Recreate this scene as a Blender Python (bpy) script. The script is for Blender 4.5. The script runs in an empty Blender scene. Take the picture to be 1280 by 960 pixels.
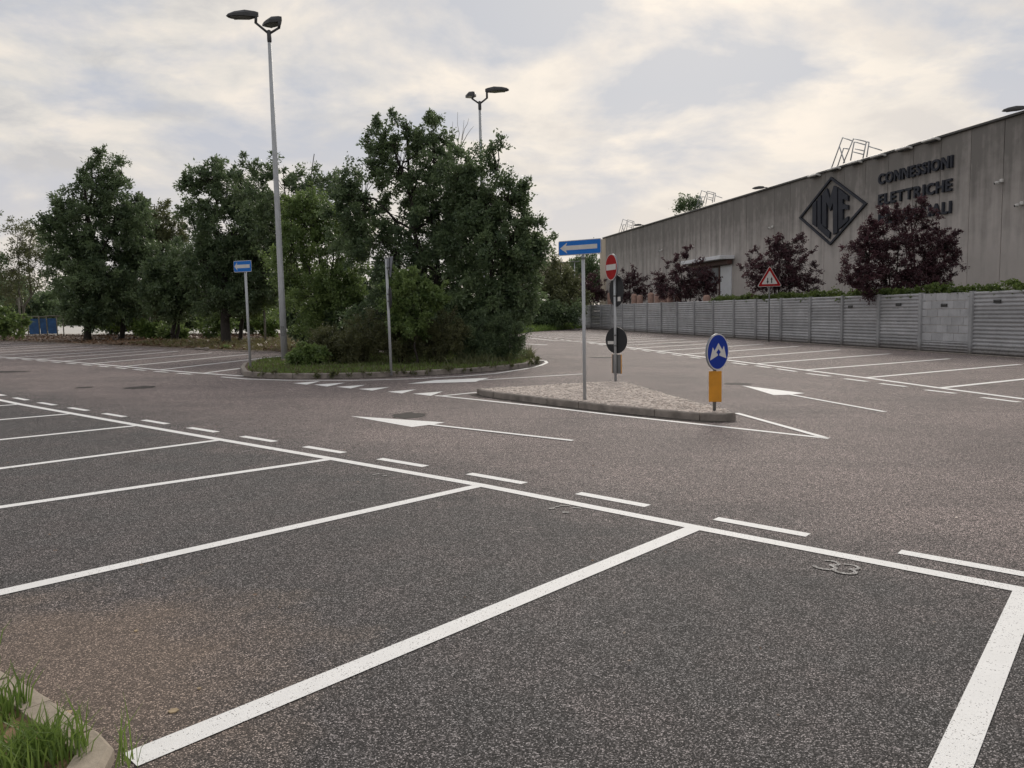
import bpy, bmesh, math, random
import numpy as np
from mathutils import Vector, Matrix

S = bpy.context.scene
COL = S.collection
R = math.radians

# ------------------------------------------------------------------ camera
FPX, PITCH, ROLL, CAMH = 961.0, 0.0924, -0.0207, 1.80
SX, SY = -0.0177, -0.003            # the asphalt falls gently to the right and away
cp, sp, cr, sr = math.cos(PITCH), math.sin(PITCH), math.cos(ROLL), math.sin(ROLL)
FW = Vector((0, cp, -sp)); U0 = Vector((0, sp, cp)); R0 = Vector((1, 0, 0))
RT = R0 * cr + U0 * sr; UP = U0 * cr - R0 * sr
cam = bpy.data.cameras.new('camera'); cam.sensor_width = 36; cam.lens = FPX / 1280 * 36
cam.clip_start = 0.05; cam.clip_end = 6000
co = bpy.data.objects.new('camera', cam); COL.objects.link(co)
m = Matrix((RT, UP, -FW)).transposed().to_4x4(); m.translation = Vector((0, 0, CAMH))
co.matrix_world = m; S.camera = co
S.render.resolution_x = 1024; S.render.resolution_y = 768

# ------------------------------------------------------------------ view, sky, sun
S.view_settings.view_transform = 'Standard'; S.view_settings.look = 'None'
S.view_settings.exposure = 0.42; S.view_settings.gamma = 1.0
S.view_settings.use_curve_mapping = False
SUN_EL, SUN_AZ = R(30), R(14)       # bright patch of cloud ahead and to the right
SUND = Vector((math.sin(SUN_AZ) * math.cos(SUN_EL), math.cos(SUN_AZ) * math.cos(SUN_EL), math.sin(SUN_EL)))
W = bpy.data.worlds.new('World'); S.world = W; W.use_nodes = True


class NT:
    def __init__(s, nt):
        s.nt = nt; nt.nodes.clear()
    def n(s, t, **k):
        o = s.nt.nodes.new(t)
        for a, b in k.items():
            if a.startswith('i_'):
                key = a[2:]
                key = int(key) if key.isdigit() else key.replace('_', ' ')
                if isinstance(b, bpy.types.NodeSocket): s.nt.links.new(b, o.inputs[key])
                else: o.inputs[key].default_value = b
            else: setattr(o, a, b)
        return o
    def math(s, op, a, b=None, c=None, clamp=False):
        o = s.nt.nodes.new('ShaderNodeMath'); o.operation = op; o.use_clamp = clamp
        for i, v in enumerate((a, b, c)):
            if v is None: continue
            if isinstance(v, bpy.types.NodeSocket): s.nt.links.new(v, o.inputs[i])
            else: o.inputs[i].default_value = v
        return o.outputs[0]
    def mix(s, fac, a, b, mode='MIX'):
        o = s.nt.nodes.new('ShaderNodeMix'); o.data_type = 'RGBA'; o.blend_type = mode
        for i, v in ((0, fac), (6, a), (7, b)):
            if isinstance(v, bpy.types.NodeSocket): s.nt.links.new(v, o.inputs[i])
            elif i == 0: o.inputs[0].default_value = v
            else: o.inputs[i].default_value = (*v[:3], 1)
        return o.outputs[2]
    def ramp(s, fac, stops, interp='LINEAR'):
        o = s.nt.nodes.new('ShaderNodeValToRGB'); s.nt.links.new(fac, o.inputs[0])
        e = o.color_ramp.elements; o.color_ramp.interpolation = interp
        while len(e) < len(stops): e.new(0.5)
        for q, (p, c) in zip(e, stops):
            q.position = p
            q.color = (c, c, c, 1) if isinstance(c, (int, float)) else (*c, 1)
        return o.outputs[0]
    def noise(s, vec, scale, detail=4, rough=0.5, dist=0.0):
        o = s.n('ShaderNodeTexNoise', i_Scale=scale, i_Detail=detail, i_Roughness=rough, i_Distortion=dist)
        if vec is not None: s.nt.links.new(vec, o.inputs['Vector'])
        return o.outputs[0]
    def link(s, a, b): s.nt.links.new(a, b)


w = NT(W.node_tree)
tc = w.n('ShaderNodeTexCoord')
sky = w.n('ShaderNodeTexSky', sky_type='NISHITA', sun_disc=False)
sky.sun_elevation = SUN_EL; sky.sun_rotation = SUN_AZ; sky.air_density = 1.0; sky.dust_density = 1.2
sx = w.n('ShaderNodeSeparateXYZ', i_0=tc.outputs['Generated'])
zz = w.math('ADD', w.math('MAXIMUM', sx.outputs[2], 0.0), 0.30)
cv = w.n('ShaderNodeCombineXYZ', i_0=w.math('DIVIDE', sx.outputs[0], zz), i_1=w.math('DIVIDE', sx.outputs[1], zz), i_2=0.0)
mp = w.n('ShaderNodeMapping', i_0=cv.outputs[0]); mp.inputs['Location'].default_value = (3.9, 2.3, 0)
mp.inputs['Scale'].default_value = (0.85, 1.0, 1)
n1 = w.noise(mp.outputs[0], 2.5, 10, 0.56, 0.25)
n2 = w.noise(mp.outputs[0], 4.2, 9, 0.6, 0.35)
mask = w.ramp(n1, [(0.42, 0.0), (0.56, 1.0)])
dp = w.n('ShaderNodeVectorMath', operation='DOT_PRODUCT', i_0=tc.outputs['Generated'])
dp.inputs[1].default_value = SUND
glow = w.math('POWER', w.math('MAXIMUM', dp.outputs['Value'], 0.0), 10.0)
body = w.ramp(n2, [(0.36, (0.39, 0.39, 0.40)), (0.50, (0.55, 0.525, 0.49)), (0.64, (0.67, 0.61, 0.54))])
lit = w.mix(w.math('MULTIPLY', glow, 0.75, clamp=True), body, (0.80, 0.705, 0.59))
clear = w.mix(w.math('MULTIPLY', glow, 0.6, clamp=True), (0.38, 0.40, 0.455), (0.50, 0.49, 0.47))
hz = w.ramp(sx.outputs[2], [(0.0, 1.0), (0.26, 0.0)])
cl = w.mix(mask, clear, lit)
cl = w.mix(w.math('MULTIPLY', hz, 0.75), cl, (0.60, 0.54, 0.49))
bgA = w.n('ShaderNodeBackground', i_0=sky.outputs[0], i_Strength=0.09)
bgB = w.n('ShaderNodeBackground', i_0=cl, i_Strength=1.0)
ms = w.n('ShaderNodeMixShader', i_0=0.95, i_1=bgA.outputs[0], i_2=bgB.outputs[0])
w.n('ShaderNodeOutputWorld', i_Surface=ms.outputs[0])

sl = bpy.data.lights.new('sun', 'SUN'); sl.energy = 1.4; sl.angle = R(20); sl.color = (1, 0.93, 0.83)
so = bpy.data.objects.new('sun', sl); COL.objects.link(so)
so.rotation_euler = SUND.to_track_quat('Z', 'Y').to_euler()

# ------------------------------------------------------------------ geometry helpers
def gz(x, y): return SX * x + SY * y
def ray(px, py): return FW + RT * ((px - 640) / FPX) + UP * ((480 - py) / FPX)
def at(px, py, up=0.0):                      # ground point (or the plane 'up' metres above it)
    d = ray(px, py); t = (CAMH - up) / (SX * d.x + SY * d.y - d.z)
    return Vector((t * d.x, t * d.y, CAMH + t * d.z))
def dep(px, py, Y):                          # point at distance Y ahead
    d = ray(px, py); return Vector((0, 0, CAMH)) + d * (Y / d.y)
def hgt(P, py):                              # height above P of something vertical reaching row py
    a = Vector(P) - Vector((0, 0, CAMH)); k = (480 - py) / FPX
    return (k * a.dot(FW) - a.dot(UP)) / (UP.z - k * FW.z)
def G(x, y, up=0.0): return Vector((x, y, gz(x, y) + up))

def tag(o, label=None, cat=None, group=None, kind=None):
    for k, v in (('label', label), ('category', cat), ('group', group), ('kind', kind)):
        if v: o[k] = v
    return o
def empty(name, loc, label, cat, group=None, rz=0.0):
    o = bpy.data.objects.new(name, None); COL.objects.link(o); o.location = loc
    o.rotation_euler = (0, 0, rz); o.empty_display_size = 0.2
    return tag(o, label, cat, group)
def place(name, me, parent=None, loc=None, rz=None):
    o = bpy.data.objects.new(name, me); COL.objects.link(o)
    if parent is not None: o.parent = parent
    if loc is not None: o.location = loc
    if rz is not None: o.rotation_euler = (0, 0, rz)
    return o
def np_mesh(name, v, f, mat, smooth=False, attrs=None):
    """v (N,3) f (M,k) numpy"""
    me = bpy.data.meshes.new(name)
    v = np.asarray(v, np.float32); f = np.asarray(f, np.int32); k = f.shape[1]
    me.vertices.add(len(v)); me.vertices.foreach_set('co', v.ravel())
    me.loops.add(f.size); me.loops.foreach_set('vertex_index', f.ravel())
    me.polygons.add(len(f)); me.polygons.foreach_set('loop_start', np.arange(0, f.size, k, dtype=np.int32))
    me.polygons.foreach_set('loop_total', np.full(len(f), k, np.int32))
    if smooth: me.polygons.foreach_set('use_smooth', np.ones(len(f), bool))
    if attrs:
        for an, av in attrs.items():
            a = me.attributes.new(an, 'FLOAT', 'FACE'); a.data.foreach_set('value', np.asarray(av, np.float32))
    me.update(calc_edges=True); me.validate()
    if mat: me.materials.append(mat)
    return me


class MB:
    """collects shapes into one mesh"""
    def __init__(s): s.bm = bmesh.new()
    def box(s, c, d, rz=0.0, bev=0.0, rot=None):
        r = bmesh.ops.create_cube(s.bm, size=1.0); vs = r['verts']
        bmesh.ops.scale(s.bm, vec=d, verts=vs)
        if bev > 0:
            es = list({e for v in vs for e in v.link_edges})
            q = bmesh.ops.bevel(s.bm, geom=es, offset=bev, segments=1, affect='EDGES')
            vs = list({v for f in q['faces'] for v in f.verts} | {v for v in vs if v.is_valid})
        if rot is not None: bmesh.ops.rotate(s.bm, cent=(0, 0, 0), matrix=rot, verts=vs)
        if rz: bmesh.ops.rotate(s.bm, cent=(0, 0, 0), matrix=Matrix.Rotation(rz, 3, 'Z'), verts=vs)
        bmesh.ops.translate(s.bm, vec=c, verts=vs); return s
    def tube(s, pts, rad, seg=8, caps=True):
        pts = [Vector(p) for p in pts]
        if not hasattr(rad, '__len__'): rad = [rad] * len(pts)
        rings = []; prev = None
        for i, p in enumerate(pts):
            d = (pts[min(i + 1, len(pts) - 1)] - pts[max(i - 1, 0)]).normalized()
            if prev is None:
                a = d.orthogonal().normalized()
            else:
                a = (prev - d * prev.dot(d)).normalized()
            prev = a; b = d.cross(a)
            rings.append([s.bm.verts.new(p + (a * math.cos(t) + b * math.sin(t)) * rad[i]) for t in [2 * math.pi * j / seg for j in range(seg)]])
        for A, B in zip(rings, rings[1:]):
            for j in range(seg):
                f = s.bm.faces.new((A[j], A[(j + 1) % seg], B[(j + 1) % seg], B[j])); f.smooth = True
        if caps:
            s.bm.faces.new(list(reversed(rings[0]))); s.bm.faces.new(rings[-1])
        return s
    def prism(s, poly, h, M=None):
        """poly in local XY, extruded along local Z by h, placed by matrix M"""
        b = [s.bm.verts.new((x, y, 0)) for x, y in poly]; t = [s.bm.verts.new((x, y, h)) for x, y in poly]
        n = len(poly)
        ar = sum(poly[i][0] * poly[(i + 1) % n][1] - poly[(i + 1) % n][0] * poly[i][1] for i in range(n))
        if ar < 0: b.reverse(); t.reverse()
        s.bm.faces.new(list(reversed(b))); s.bm.faces.new(t)
        for i in range(n): s.bm.faces.new((b[i], b[(i + 1) % n], t[(i + 1) % n], t[i]))
        if M is not None: bmesh.ops.transform(s.bm, matrix=M, verts=b + t)
        return s
    def lathe(s, prof, seg=12, c=(0, 0, 0)):
        rs = [[s.bm.verts.new((c[0] + r * math.cos(2 * math.pi * j / seg), c[1] + r * math.sin(2 * math.pi * j / seg), c[2] + z)) for j in range(seg)] for r, z in prof]
        for A, B in zip(rs, rs[1:]):
            for j in range(seg):
                f = s.bm.faces.new((A[j], A[(j + 1) % seg], B[(j + 1) % seg], B[j])); f.smooth = True
        s.bm.faces.new(list(reversed(rs[0]))); s.bm.faces.new(rs[-1]); return s
    def mesh(s, name, mat):
        me = bpy.data.meshes.new(name); s.bm.normal_update(); s.bm.to_mesh(me); s.bm.free()
        if mat: me.materials.append(mat)
        return me
    def build(s, name, mat, parent=None, loc=None, rz=None): return place(name, s.mesh(name, mat), parent, loc, rz)

def disc(r, n=40, cx=0, cy=0): return [(cx + r * math.cos(2 * math.pi * i / n), cy + r * math.sin(2 * math.pi * i / n)) for i in range(n)]
def rrect(w_, h_, r, n=5, cx=0, cy=0):
    o = []
    for k, (a, b) in enumerate(((1, 1), (-1, 1), (-1, -1), (1, -1))):
        for i in range(n + 1):
            t = math.pi / 2 * (k + i / n); o.append((cx + a * (w_ / 2 - r) + r * math.cos(t), cy + b * (h_ / 2 - r) + r * math.sin(t)))
    return o
def rtri(r, rad, up=True, n=5):
    """rounded equilateral triangle, circumradius r"""
    o = []
    for k in range(3):
        a = math.pi / 2 + 2 * math.pi * k / 3 + (0 if up else math.pi)
        cx, cy = (r - 2 * rad) * math.cos(a), (r - 2 * rad) * math.sin(a)
        for i in range(n + 1):
            t = a - math.pi / 3 + 2 * math.pi / 3 * i / n; o.append((cx + rad * math.cos(t), cy + rad * math.sin(t)))
    return o

# ------------------------------------------------------------------ materials
MATS = {}
def newmat(name):
    ma = bpy.data.materials.new(name); ma.use_nodes = True; MATS[name] = ma
    return ma, NT(ma.node_tree)
def bsdf(q, **k):
    b = q.n('ShaderNodeBsdfPrincipled', **k); q.n('ShaderNodeOutputMaterial', i_Surface=b.outputs[0]); return b
def simple(name, c, rough=0.6, metal=0.0, var=0.25, scale=8.0, bump=0.0, spec=0.5, stretch=None, c2=None):
    ma, q = newmat(name); t = q.n('ShaderNodeTexCoord'); v = t.outputs['Object']
    if stretch:
        mpp = q.n('ShaderNodeMapping', i_0=v); mpp.inputs['Scale'].default_value = stretch; v = mpp.outputs[0]
    nz = q.noise(v, scale, 6, 0.6)
    c2 = c2 or tuple(x * (1 - var) for x in c)
    col = q.mix(q.ramp(nz, [(0.35, 0.0), (0.65, 1.0)]), c2, c)
    b = bsdf(q, i_Base_Color=col, i_Roughness=rough, i_Metallic=metal)
    b.inputs['Specular IOR Level'].default_value = spec
    if bump:
        bp = q.n('ShaderNodeBump', i_Height=q.noise(t.outputs['Object'], scale * 6, 5, 0.6), i_Strength=bump, i_Distance=0.01); q.link(bp.outputs[0], b.inputs['Normal'])
    return ma

# the straight line L1 along the near bays (used for wear of the asphalt too)
LU = Vector((0.76, -0.65, 0)).normalized(); LN = Vector((-LU.y, LU.x, 0))
LO = at(869.5, 659.6)

def asphalt():
    ma, q = newmat('asphalt'); t = q.n('ShaderNodeTexCoord'); v = t.outputs['Object']
    # signed distance to the line of the near bays
    sub = q.n('ShaderNodeVectorMath', operation='SUBTRACT', i_0=v); sub.inputs[1].default_value = LO
    dt = q.n('ShaderNodeVectorMath', operation='DOT_PRODUCT', i_0=sub.outputs[0]); dt.inputs[1].default_value = LN
    big = q.noise(v, 0.35, 5, 0.6); med = q.noise(v, 1.7, 6, 0.65); fine = q.noise(v, 14, 4, 0.7)
    sd = q.math('ADD', dt.outputs['Value'], q.math('MULTIPLY', q.math('SUBTRACT', med, 0.5), 2.2))
    lane = q.ramp(q.math('MULTIPLY_ADD', sd, 0.25, 0.45), [(0.25, 0.0), (0.85, 1.0)])
    base = q.mix(lane, (0.078, 0.0735, 0.0725), (0.195, 0.160, 0.151))
    base = q.mix(q.ramp(big, [(0.35, 0.0), (0.65, 1.0)]), q.mix(0.40, base, (0.055, 0.051, 0.051)), base)
    base = q.mix(q.ramp(med, [(0.40, 0.0), (0.68, 0.5)]), base, q.mix(0.45, base, (0.16, 0.126, 0.120)))
    # long tyre tracks: darker bands along the lane
    mt = q.n('ShaderNodeMapping', i_0=v); mt.inputs['Rotation'].default_value = (0, 0, math.atan2(0.65, 0.76)); mt.inputs['Scale'].default_value = (0.10, 1.1, 1)
    tr = q.noise(mt.outputs[0], 1.3, 5, 0.6, 0.3)
    base = q.mix(q.math('MULTIPLY', q.ramp(tr, [(0.50, 0.0), (0.70, 1.0)]), 0.40), base, (0.085, 0.074, 0.073))
    oil = q.noise(v, 0.9, 3, 0.5); oil = q.ramp(oil, [(0.64, 0.0), (0.74, 1.0)])
    base = q.mix(q.math('MULTIPLY', oil, 0.38), base, (0.045, 0.040, 0.040))
    cw = q.n('ShaderNodeTexVoronoi', feature='DISTANCE_TO_EDGE', i_Scale=0.34)
    wv = q.n('ShaderNodeVectorMath', operation='ADD', i_0=v); wn = q.n('ShaderNodeTexNoise', i_Scale=2.2, i_Detail=6.0, i_Roughness=0.7); q.link(v, wn.inputs['Vector'])
    wsx = q.n('ShaderNodeVectorMath', operation='SCALE', i_0=wn.outputs['Color']); wsx.inputs['Scale'].default_value = 0.9
    q.link(wsx.outputs[0], wv.inputs[1]); q.link(wv.outputs[0], cw.inputs['Vector'])
    crk = q.math('MULTIPLY', q.ramp(cw.outputs['Distance'], [(0.0, 1.0), (0.006, 0.0)]), q.ramp(big, [(0.50, 0.0), (0.60, 0.55)]))
    base = q.mix(crk, base, (0.03, 0.027, 0.026))
    # dust blown against the kerb in the near left corner
    kd = q.n('ShaderNodeVectorMath', operation='DISTANCE', i_0=v); kd.inputs[1].default_value = at(30, 865)
    dust = q.ramp(q.math('ADD', q.math('MULTIPLY', kd.outputs['Value'], 0.62), q.math('MULTIPLY', q.math('SUBTRACT', med, 0.5), 1.3)), [(0.0, 1.0), (0.45, 0.9), (1.0, 0.0)])
    base = q.mix(q.math('MULTIPLY', dust, 0.75), base, (0.20, 0.15, 0.118))
    # stone chips
    vo = q.n('ShaderNodeTexVoronoi', feature='F1', i_Vector=v, i_Scale=165.0)
    vs = q.n('ShaderNodeSeparateColor', i_0=vo.outputs['Color'])
    chip = q.ramp(vs.outputs[0], [(0.0, 0.12), (0.30, 0.40), (0.65, 0.95), (0.84, 2.4), (1.0, 5.0)])
    dk = q.ramp(vo.outputs['Distance'], [(0.25, 1.0), (0.75, 0.25)])
    v2 = q.n('ShaderNodeTexVoronoi', feature='F1', i_Vector=v, i_Scale=60.0)
    v2s = q.n('ShaderNodeSeparateColor', i_0=v2.outputs['Color'])
    c2 = q.ramp(v2s.outputs[1], [(0.0, 0.84), (0.5, 1.0), (1.0, 1.2)])
    mul = q.math('MULTIPLY', q.math('MULTIPLY', chip, dk), q.math('MULTIPLY', c2, q.math('MULTIPLY_ADD', fine, 1.0, 0.5)))
    mul = q.math('MULTIPLY', mul, 1.6)
    mm_ = q.n('ShaderNodeMapRange', i_0=dust, i_3=1.0, i_4=0.5); mul = q.math('MULTIPLY_ADD', q.math('SUBTRACT', mul, 0.95), mm_.outputs[0], 0.95)
    mc = q.n('ShaderNodeCombineXYZ', i_0=mul, i_1=mul, i_2=mul)
    col = q.mix(1.0, base, mc.outputs[0], 'MULTIPLY')
    b = bsdf(q, i_Base_Color=col, i_Roughness=0.82); b.inputs['Specular IOR Level'].default_value = 0.35
    hh = q.math('ADD', q.math('MULTIPLY', vo.outputs['Distance'], -1.0), q.math('MULTIPLY', fine, 0.8))
    bp = q.n('ShaderNodeBump', i_Height=hh, i_Strength=0.55, i_Distance=0.008); q.link(bp.outputs[0], b.inputs['Normal'])
    return ma
M_ASPH = asphalt()

def paint(name, worn):
    ma, q = newmat(name); t = q.n('ShaderNodeTexCoord'); v = t.outputs['Object']
    vo = q.n('ShaderNodeTexVoronoi', feature='F1', i_Vector=v, i_Scale=210.0)
    vs = q.n('ShaderNodeSeparateColor', i_0=vo.outputs['Color'])
    n = q.noise(v, 3.0, 5, 0.65); n3 = q.noise(v, 30, 4, 0.7)
    hole = q.math('GREATER_THAN', q.math('ADD', vs.outputs[0], q.math('MULTIPLY', q.math('ADD', n, n3), 0.30)), 1.27 - worn)
    c = q.mix(q.ramp(n, [(0.3, 0.0), (0.7, 1.0)]), (0.82, 0.815, 0.80), (0.90, 0.895, 0.88))
    gr = q.math('MULTIPLY', q.ramp(vs.outputs[1], [(0.0, 1.0), (0.5, 0.0)]), 0.16)
    c = q.mix(gr, c, (0.42, 0.40, 0.37))
    c = q.mix(q.math('MULTIPLY', hole, 0.9), c, (0.10, 0.09, 0.085))
    b = bsdf(q, i_Base_Color=c, i_Roughness=0.7)
    bp = q.n('ShaderNodeBump', i_Height=vo.outputs['Distance'], i_Strength=0.35, i_Distance=0.006); bp.invert = True; q.link(bp.outputs[0], b.inputs['Normal'])
    return ma
M_PAINT = paint('road_paint', 0.0); M_WORN = paint('worn_road_paint', 0.86)

def wallmat():
    ma, q = newmat('stained_precast_concrete'); t = q.n('ShaderNodeTexCoord'); v = t.outputs['Object']
    oi = q.n('ShaderNodeObjectInfo')
    off = q.n('ShaderNodeVectorMath', operation='ADD', i_0=v)
    rr = q.n('ShaderNodeCombineXYZ', i_0=q.math('MULTIPLY', oi.outputs['Random'], 37.0), i_1=0.0, i_2=0.0); q.link(rr.outputs[0], off.inputs[1])
    m1 = q.n('ShaderNodeMapping', i_0=off.outputs[0]); m1.inputs['Scale'].default_value = (1.6, 1.6, 0.10)
    m2 = q.n('ShaderNodeMapping', i_0=off.outputs[0]); m2.inputs['Scale'].default_value = (3.5, 3.5, 0.25)
    s1 = q.noise(m1.outputs[0], 1.0, 6, 0.6, 0.2); s2 = q.noise(m2.outputs[0], 1.0, 6, 0.65)
    blot = q.noise(v, 0.5, 6, 0.62)
    sz = q.n('ShaderNodeSeparateXYZ', i_0=v)
    # soot washed down from the coping, in long uneven tongues
    top = q.math('SUBTRACT', sz.outputs[2], q.math('MULTIPLY', q.math('SUBTRACT', s1, 0.5), 11.0))
    top = q.math('ADD', top, q.math('MULTIPLY', q.math('SUBTRACT', blot, 0.5), 13.0))
    soot = q.ramp(q.math('DIVIDE', top, 12.0), [(0.48, 0.0), (1.0, 1.0)])
    base = q.mix(q.ramp(blot, [(0.3, 0.0), (0.7, 1.0)]), (0.44, 0.405, 0.38), (0.56, 0.515, 0.49))
    base = q.mix(q.math('MULTIPLY', q.ramp(s2, [(0.45, 0.0), (0.75, 1.0)]), 0.22), base, (0.42, 0.38, 0.355))
    col = q.mix(q.math('MULTIPLY', soot, 0.85), base, (0.145, 0.138, 0.128))
    vr = q.math('MULTIPLY_ADD', oi.outputs['Random'], 0.10, 0.95)
    vc = q.n('ShaderNodeCombineXYZ', i_0=vr, i_1=vr, i_2=vr); col = q.mix(1.0, col, vc.outputs[0], 'MULTIPLY')
    b = bsdf(q, i_Base_Color=col, i_Roughness=0.9)
    bp = q.n('ShaderNodeBump', i_Height=q.noise(v, 12, 6, 0.7), i_Strength=0.25, i_Distance=0.02); q.link(bp.outputs[0], b.inputs['Normal'])
    return ma
M_WALL = wallmat()

def fencemat(name, c, dirt=1.0):
    ma, q = newmat(name); t = q.n('ShaderNodeTexCoord'); v = t.outputs['Object']
    ge = q.n('ShaderNodeNewGeometry'); oi = q.n('ShaderNodeObjectInfo')
    n = q.noise(ge.outputs['Position'], 1.2, 6, 0.65); n2 = q.noise(ge.outputs['Position'], 9, 6, 0.7)
    col = q.mix(q.ramp(n, [(0.3, 0.0), (0.7, 1.0)]), tuple(x * 0.72 for x in c), c)
    col = q.mix(q.math('MULTIPLY', q.ramp(n2, [(0.5, 0.0), (0.8, 1.0)]), 0.5), col, tuple(x * 0.45 for x in c))
    vr = q.math('MULTIPLY_ADD', oi.outputs['Random'], 0.24, 0.88)
    vc = q.n('ShaderNodeCombineXYZ', i_0=vr, i_1=vr, i_2=vr); col = q.mix(1.0, col, vc.outputs[0], 'MULTIPLY')
    if dirt:
        sz = q.n('ShaderNodeSeparateXYZ', i_0=ge.outputs['Position'])
        hh = q.math('ADD', sz.outputs[2], q.math('MULTIPLY', n2, -0.6))
        d = q.ramp(hh, [(0.0, 1.0), (0.02, 0.0)])
        d = q.ramp(q.math('MULTIPLY_ADD', hh, 1.0, 0.85), [(0.10, 1.0), (0.55, 0.0)])
        col = q.mix(q.math('MULTIPLY', d, 0.75), col, (0.085, 0.062, 0.045))
    b = bsdf(q, i_Base_Color=col, i_Roughness=0.88)
    bp = q.n('ShaderNodeBump', i_Height=q.noise(v, 40, 5, 0.7), i_Strength=0.2, i_Distance=0.01); q.link(bp.outputs[0], b.inputs['Normal'])
    return ma
M_FEN = fencemat('fence_concrete', (0.48, 0.482, 0.495)); M_POST = fencemat('fence_post_concrete', (0.40, 0.405, 0.415))
M_BLOCK = fencemat('grey_block', (0.52, 0.525, 0.54), 0)
M_KERB = simple('kerb_concrete', (0.30, 0.265, 0.235), 0.9, var=0.45, scale=5, bump=0.4)
M_KERBD = simple('dark_kerb_concrete', (0.29, 0.255, 0.225), 0.9, var=0.45, scale=4, bump=0.4)
M_COB = simple('cobble', (0.70, 0.61, 0.545), 0.85, var=0.42, scale=9, bump=0.3)
M_MORT = simple('mortar', (0.33, 0.28, 0.24), 0.95, var=0.3, scale=12)
M_SOIL = simple('soil', (0.13, 0.085, 0.055), 0.95, var=0.5, scale=3, bump=0.5)
M_SAND = simple('sandy_soil', (0.30, 0.20, 0.11), 0.95, var=0.45, scale=12, bump=0.6)
M_TERR = simple('terrain', (0.075, 0.085, 0.038), 0.95, var=0.4, scale=0.2)
M_FARC = simple('far_concrete', (0.56, 0.54, 0.50), 0.8, var=0.15, scale=0.5)
M_GALV = simple('galvanised_steel', (0.47, 0.49, 0.51), 0.55, 0.2, var=0.2, scale=6, stretch=(3, 3, 0.6))
M_GALVD = simple('dull_steel', (0.20, 0.205, 0.205), 0.6, 0.3, var=0.3, scale=6)
M_LAMPB = simple('dark_lamp_housing', (0.055, 0.056, 0.058), 0.5, 0.2, var=0.2)
M_LAMPG = simple('lamp_glass', (0.24, 0.24, 0.235), 0.15, 0, var=0.1)
M_BLUE = simple('sign_blue', (0.02, 0.17, 0.58), 0.6, var=0.12, scale=5, spec=0.2)
M_BLUED = simple('sign_deep_blue', (0.006, 0.035, 0.30), 0.6, var=0.12, scale=5, spec=0.2)
M_WHITE = simple('sign_white', (0.62, 0.61, 0.59), 0.45, var=0.1, scale=6)
M_RED = simple('sign_red', (0.36, 0.012, 0.014), 0.6, var=0.15, scale=6, spec=0.2)
M_YEL = simple('sign_amber', (0.66, 0.28, 0.014), 0.45, var=0.18, scale=5)
M_BLACK = simple('sign_back_black', (0.012, 0.013, 0.016), 0.6, var=0.3)
M_SBACK = simple('sign_back_grey', (0.22, 0.235, 0.27), 0.55, 0.2, var=0.2)
M_INK = simple('sign_print_black', (0.02, 0.02, 0.02), 0.5)
M_NAVY = simple('letter_navy', (0.022, 0.026, 0.040), 0.7, var=0.3, scale=2)
M_COPE = simple('coping_metal', (0.085, 0.083, 0.08), 0.5, 0.3, var=0.3, scale=2)
M_ROOF = simple('roof_sheet', (0.25, 0.25, 0.25), 0.7)
M_DWHITE = simple('white_door', (0.74, 0.76, 0.79), 0.5, var=0.08, scale=2)
M_BROWN = simple('brown_frame', (0.10, 0.05, 0.04), 0.6, var=0.3)
M_GLASS = simple('window_glass', (0.30, 0.31, 0.33), 0.12, 0, var=0.3, scale=1)
M_CLAY = simple('pale_terracotta', (0.42, 0.27, 0.22), 0.85, var=0.35, scale=3)
M_PALE = simple('pale_plaster', (0.50, 0.43, 0.35), 0.9, var=0.12, scale=0.3)
M_BLUEC = simple('blue_tarpaulin', (0.05, 0.165, 0.42), 0.6, var=0.4, scale=2)
M_BARK = simple('bark', (0.045, 0.038, 0.032), 0.95, var=0.5, scale=6, bump=0.6, stretch=(3, 3, 0.5))
M_PALEB = simple('pale_bark', (0.26, 0.24, 0.20), 0.9, var=0.4, scale=8)
M_PATCH = simple('dark_stain', (0.035, 0.027, 0.024), 0.85, var=0.5, scale=9, bump=0.4)
M_DRY = simple('dry_leaf', (0.52, 0.40, 0.25), 0.8, var=0.3, scale=30)

def leafmat(name, ca, cb, tr=0.3, ctr=None):
    ma, q = newmat(name)
    a = q.n('ShaderNodeAttribute', attribute_name='tone'); b_ = q.n('ShaderNodeAttribute', attribute_name='clump')
    f = q.math('ADD', q.math('MULTIPLY', a.outputs['Fac'], 0.4), q.math('MULTIPLY', b_.outputs['Fac'], 0.6), clamp=True)
    col = q.mix(f, ca, cb)
    p = q.n('ShaderNodeBsdfPrincipled', i_Base_Color=col, i_Roughness=0.42); p.inputs['Specular IOR Level'].default_value = 0.5
    tl = q.n('ShaderNodeBsdfTranslucent', i_Color=q.mix(0.5, col, ctr or tuple(x * 1.6 for x in cb)))
    mx = q.n('ShaderNodeMixShader', i_0=tr, i_1=p.outputs[0], i_2=tl.outputs[0])
    q.n('ShaderNodeOutputMaterial', i_Surface=mx.outputs[0]); return ma
L_DARK = leafmat('dark_leaves', (0.042, 0.074, 0.042), (0.165, 0.225, 0.105), 0.36)
L_MID = leafmat('mid_leaves', (0.065, 0.112, 0.040), (0.215, 0.29, 0.095), 0.4)
L_LIME = leafmat('lime_leaves', (0.07, 0.13, 0.035), (0.21, 0.29, 0.08), 0.4)
L_OLIVE = leafmat('olive_leaves', (0.065, 0.082, 0.038), (0.18, 0.195, 0.09), 0.35)
L_PLUM = leafmat('plum_leaves', (0.030, 0.016, 0.021), (0.125, 0.056, 0.068), 0.25, (0.10, 0.025, 0.035))
L_SHRUB = leafmat('shrub_leaves', (0.055, 0.062, 0.030), (0.145, 0.155, 0.062), 0.3)
L_GRASS = leafmat('grass_blades', (0.055, 0.12, 0.022), (0.20, 0.28, 0.065), 0.35)
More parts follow.
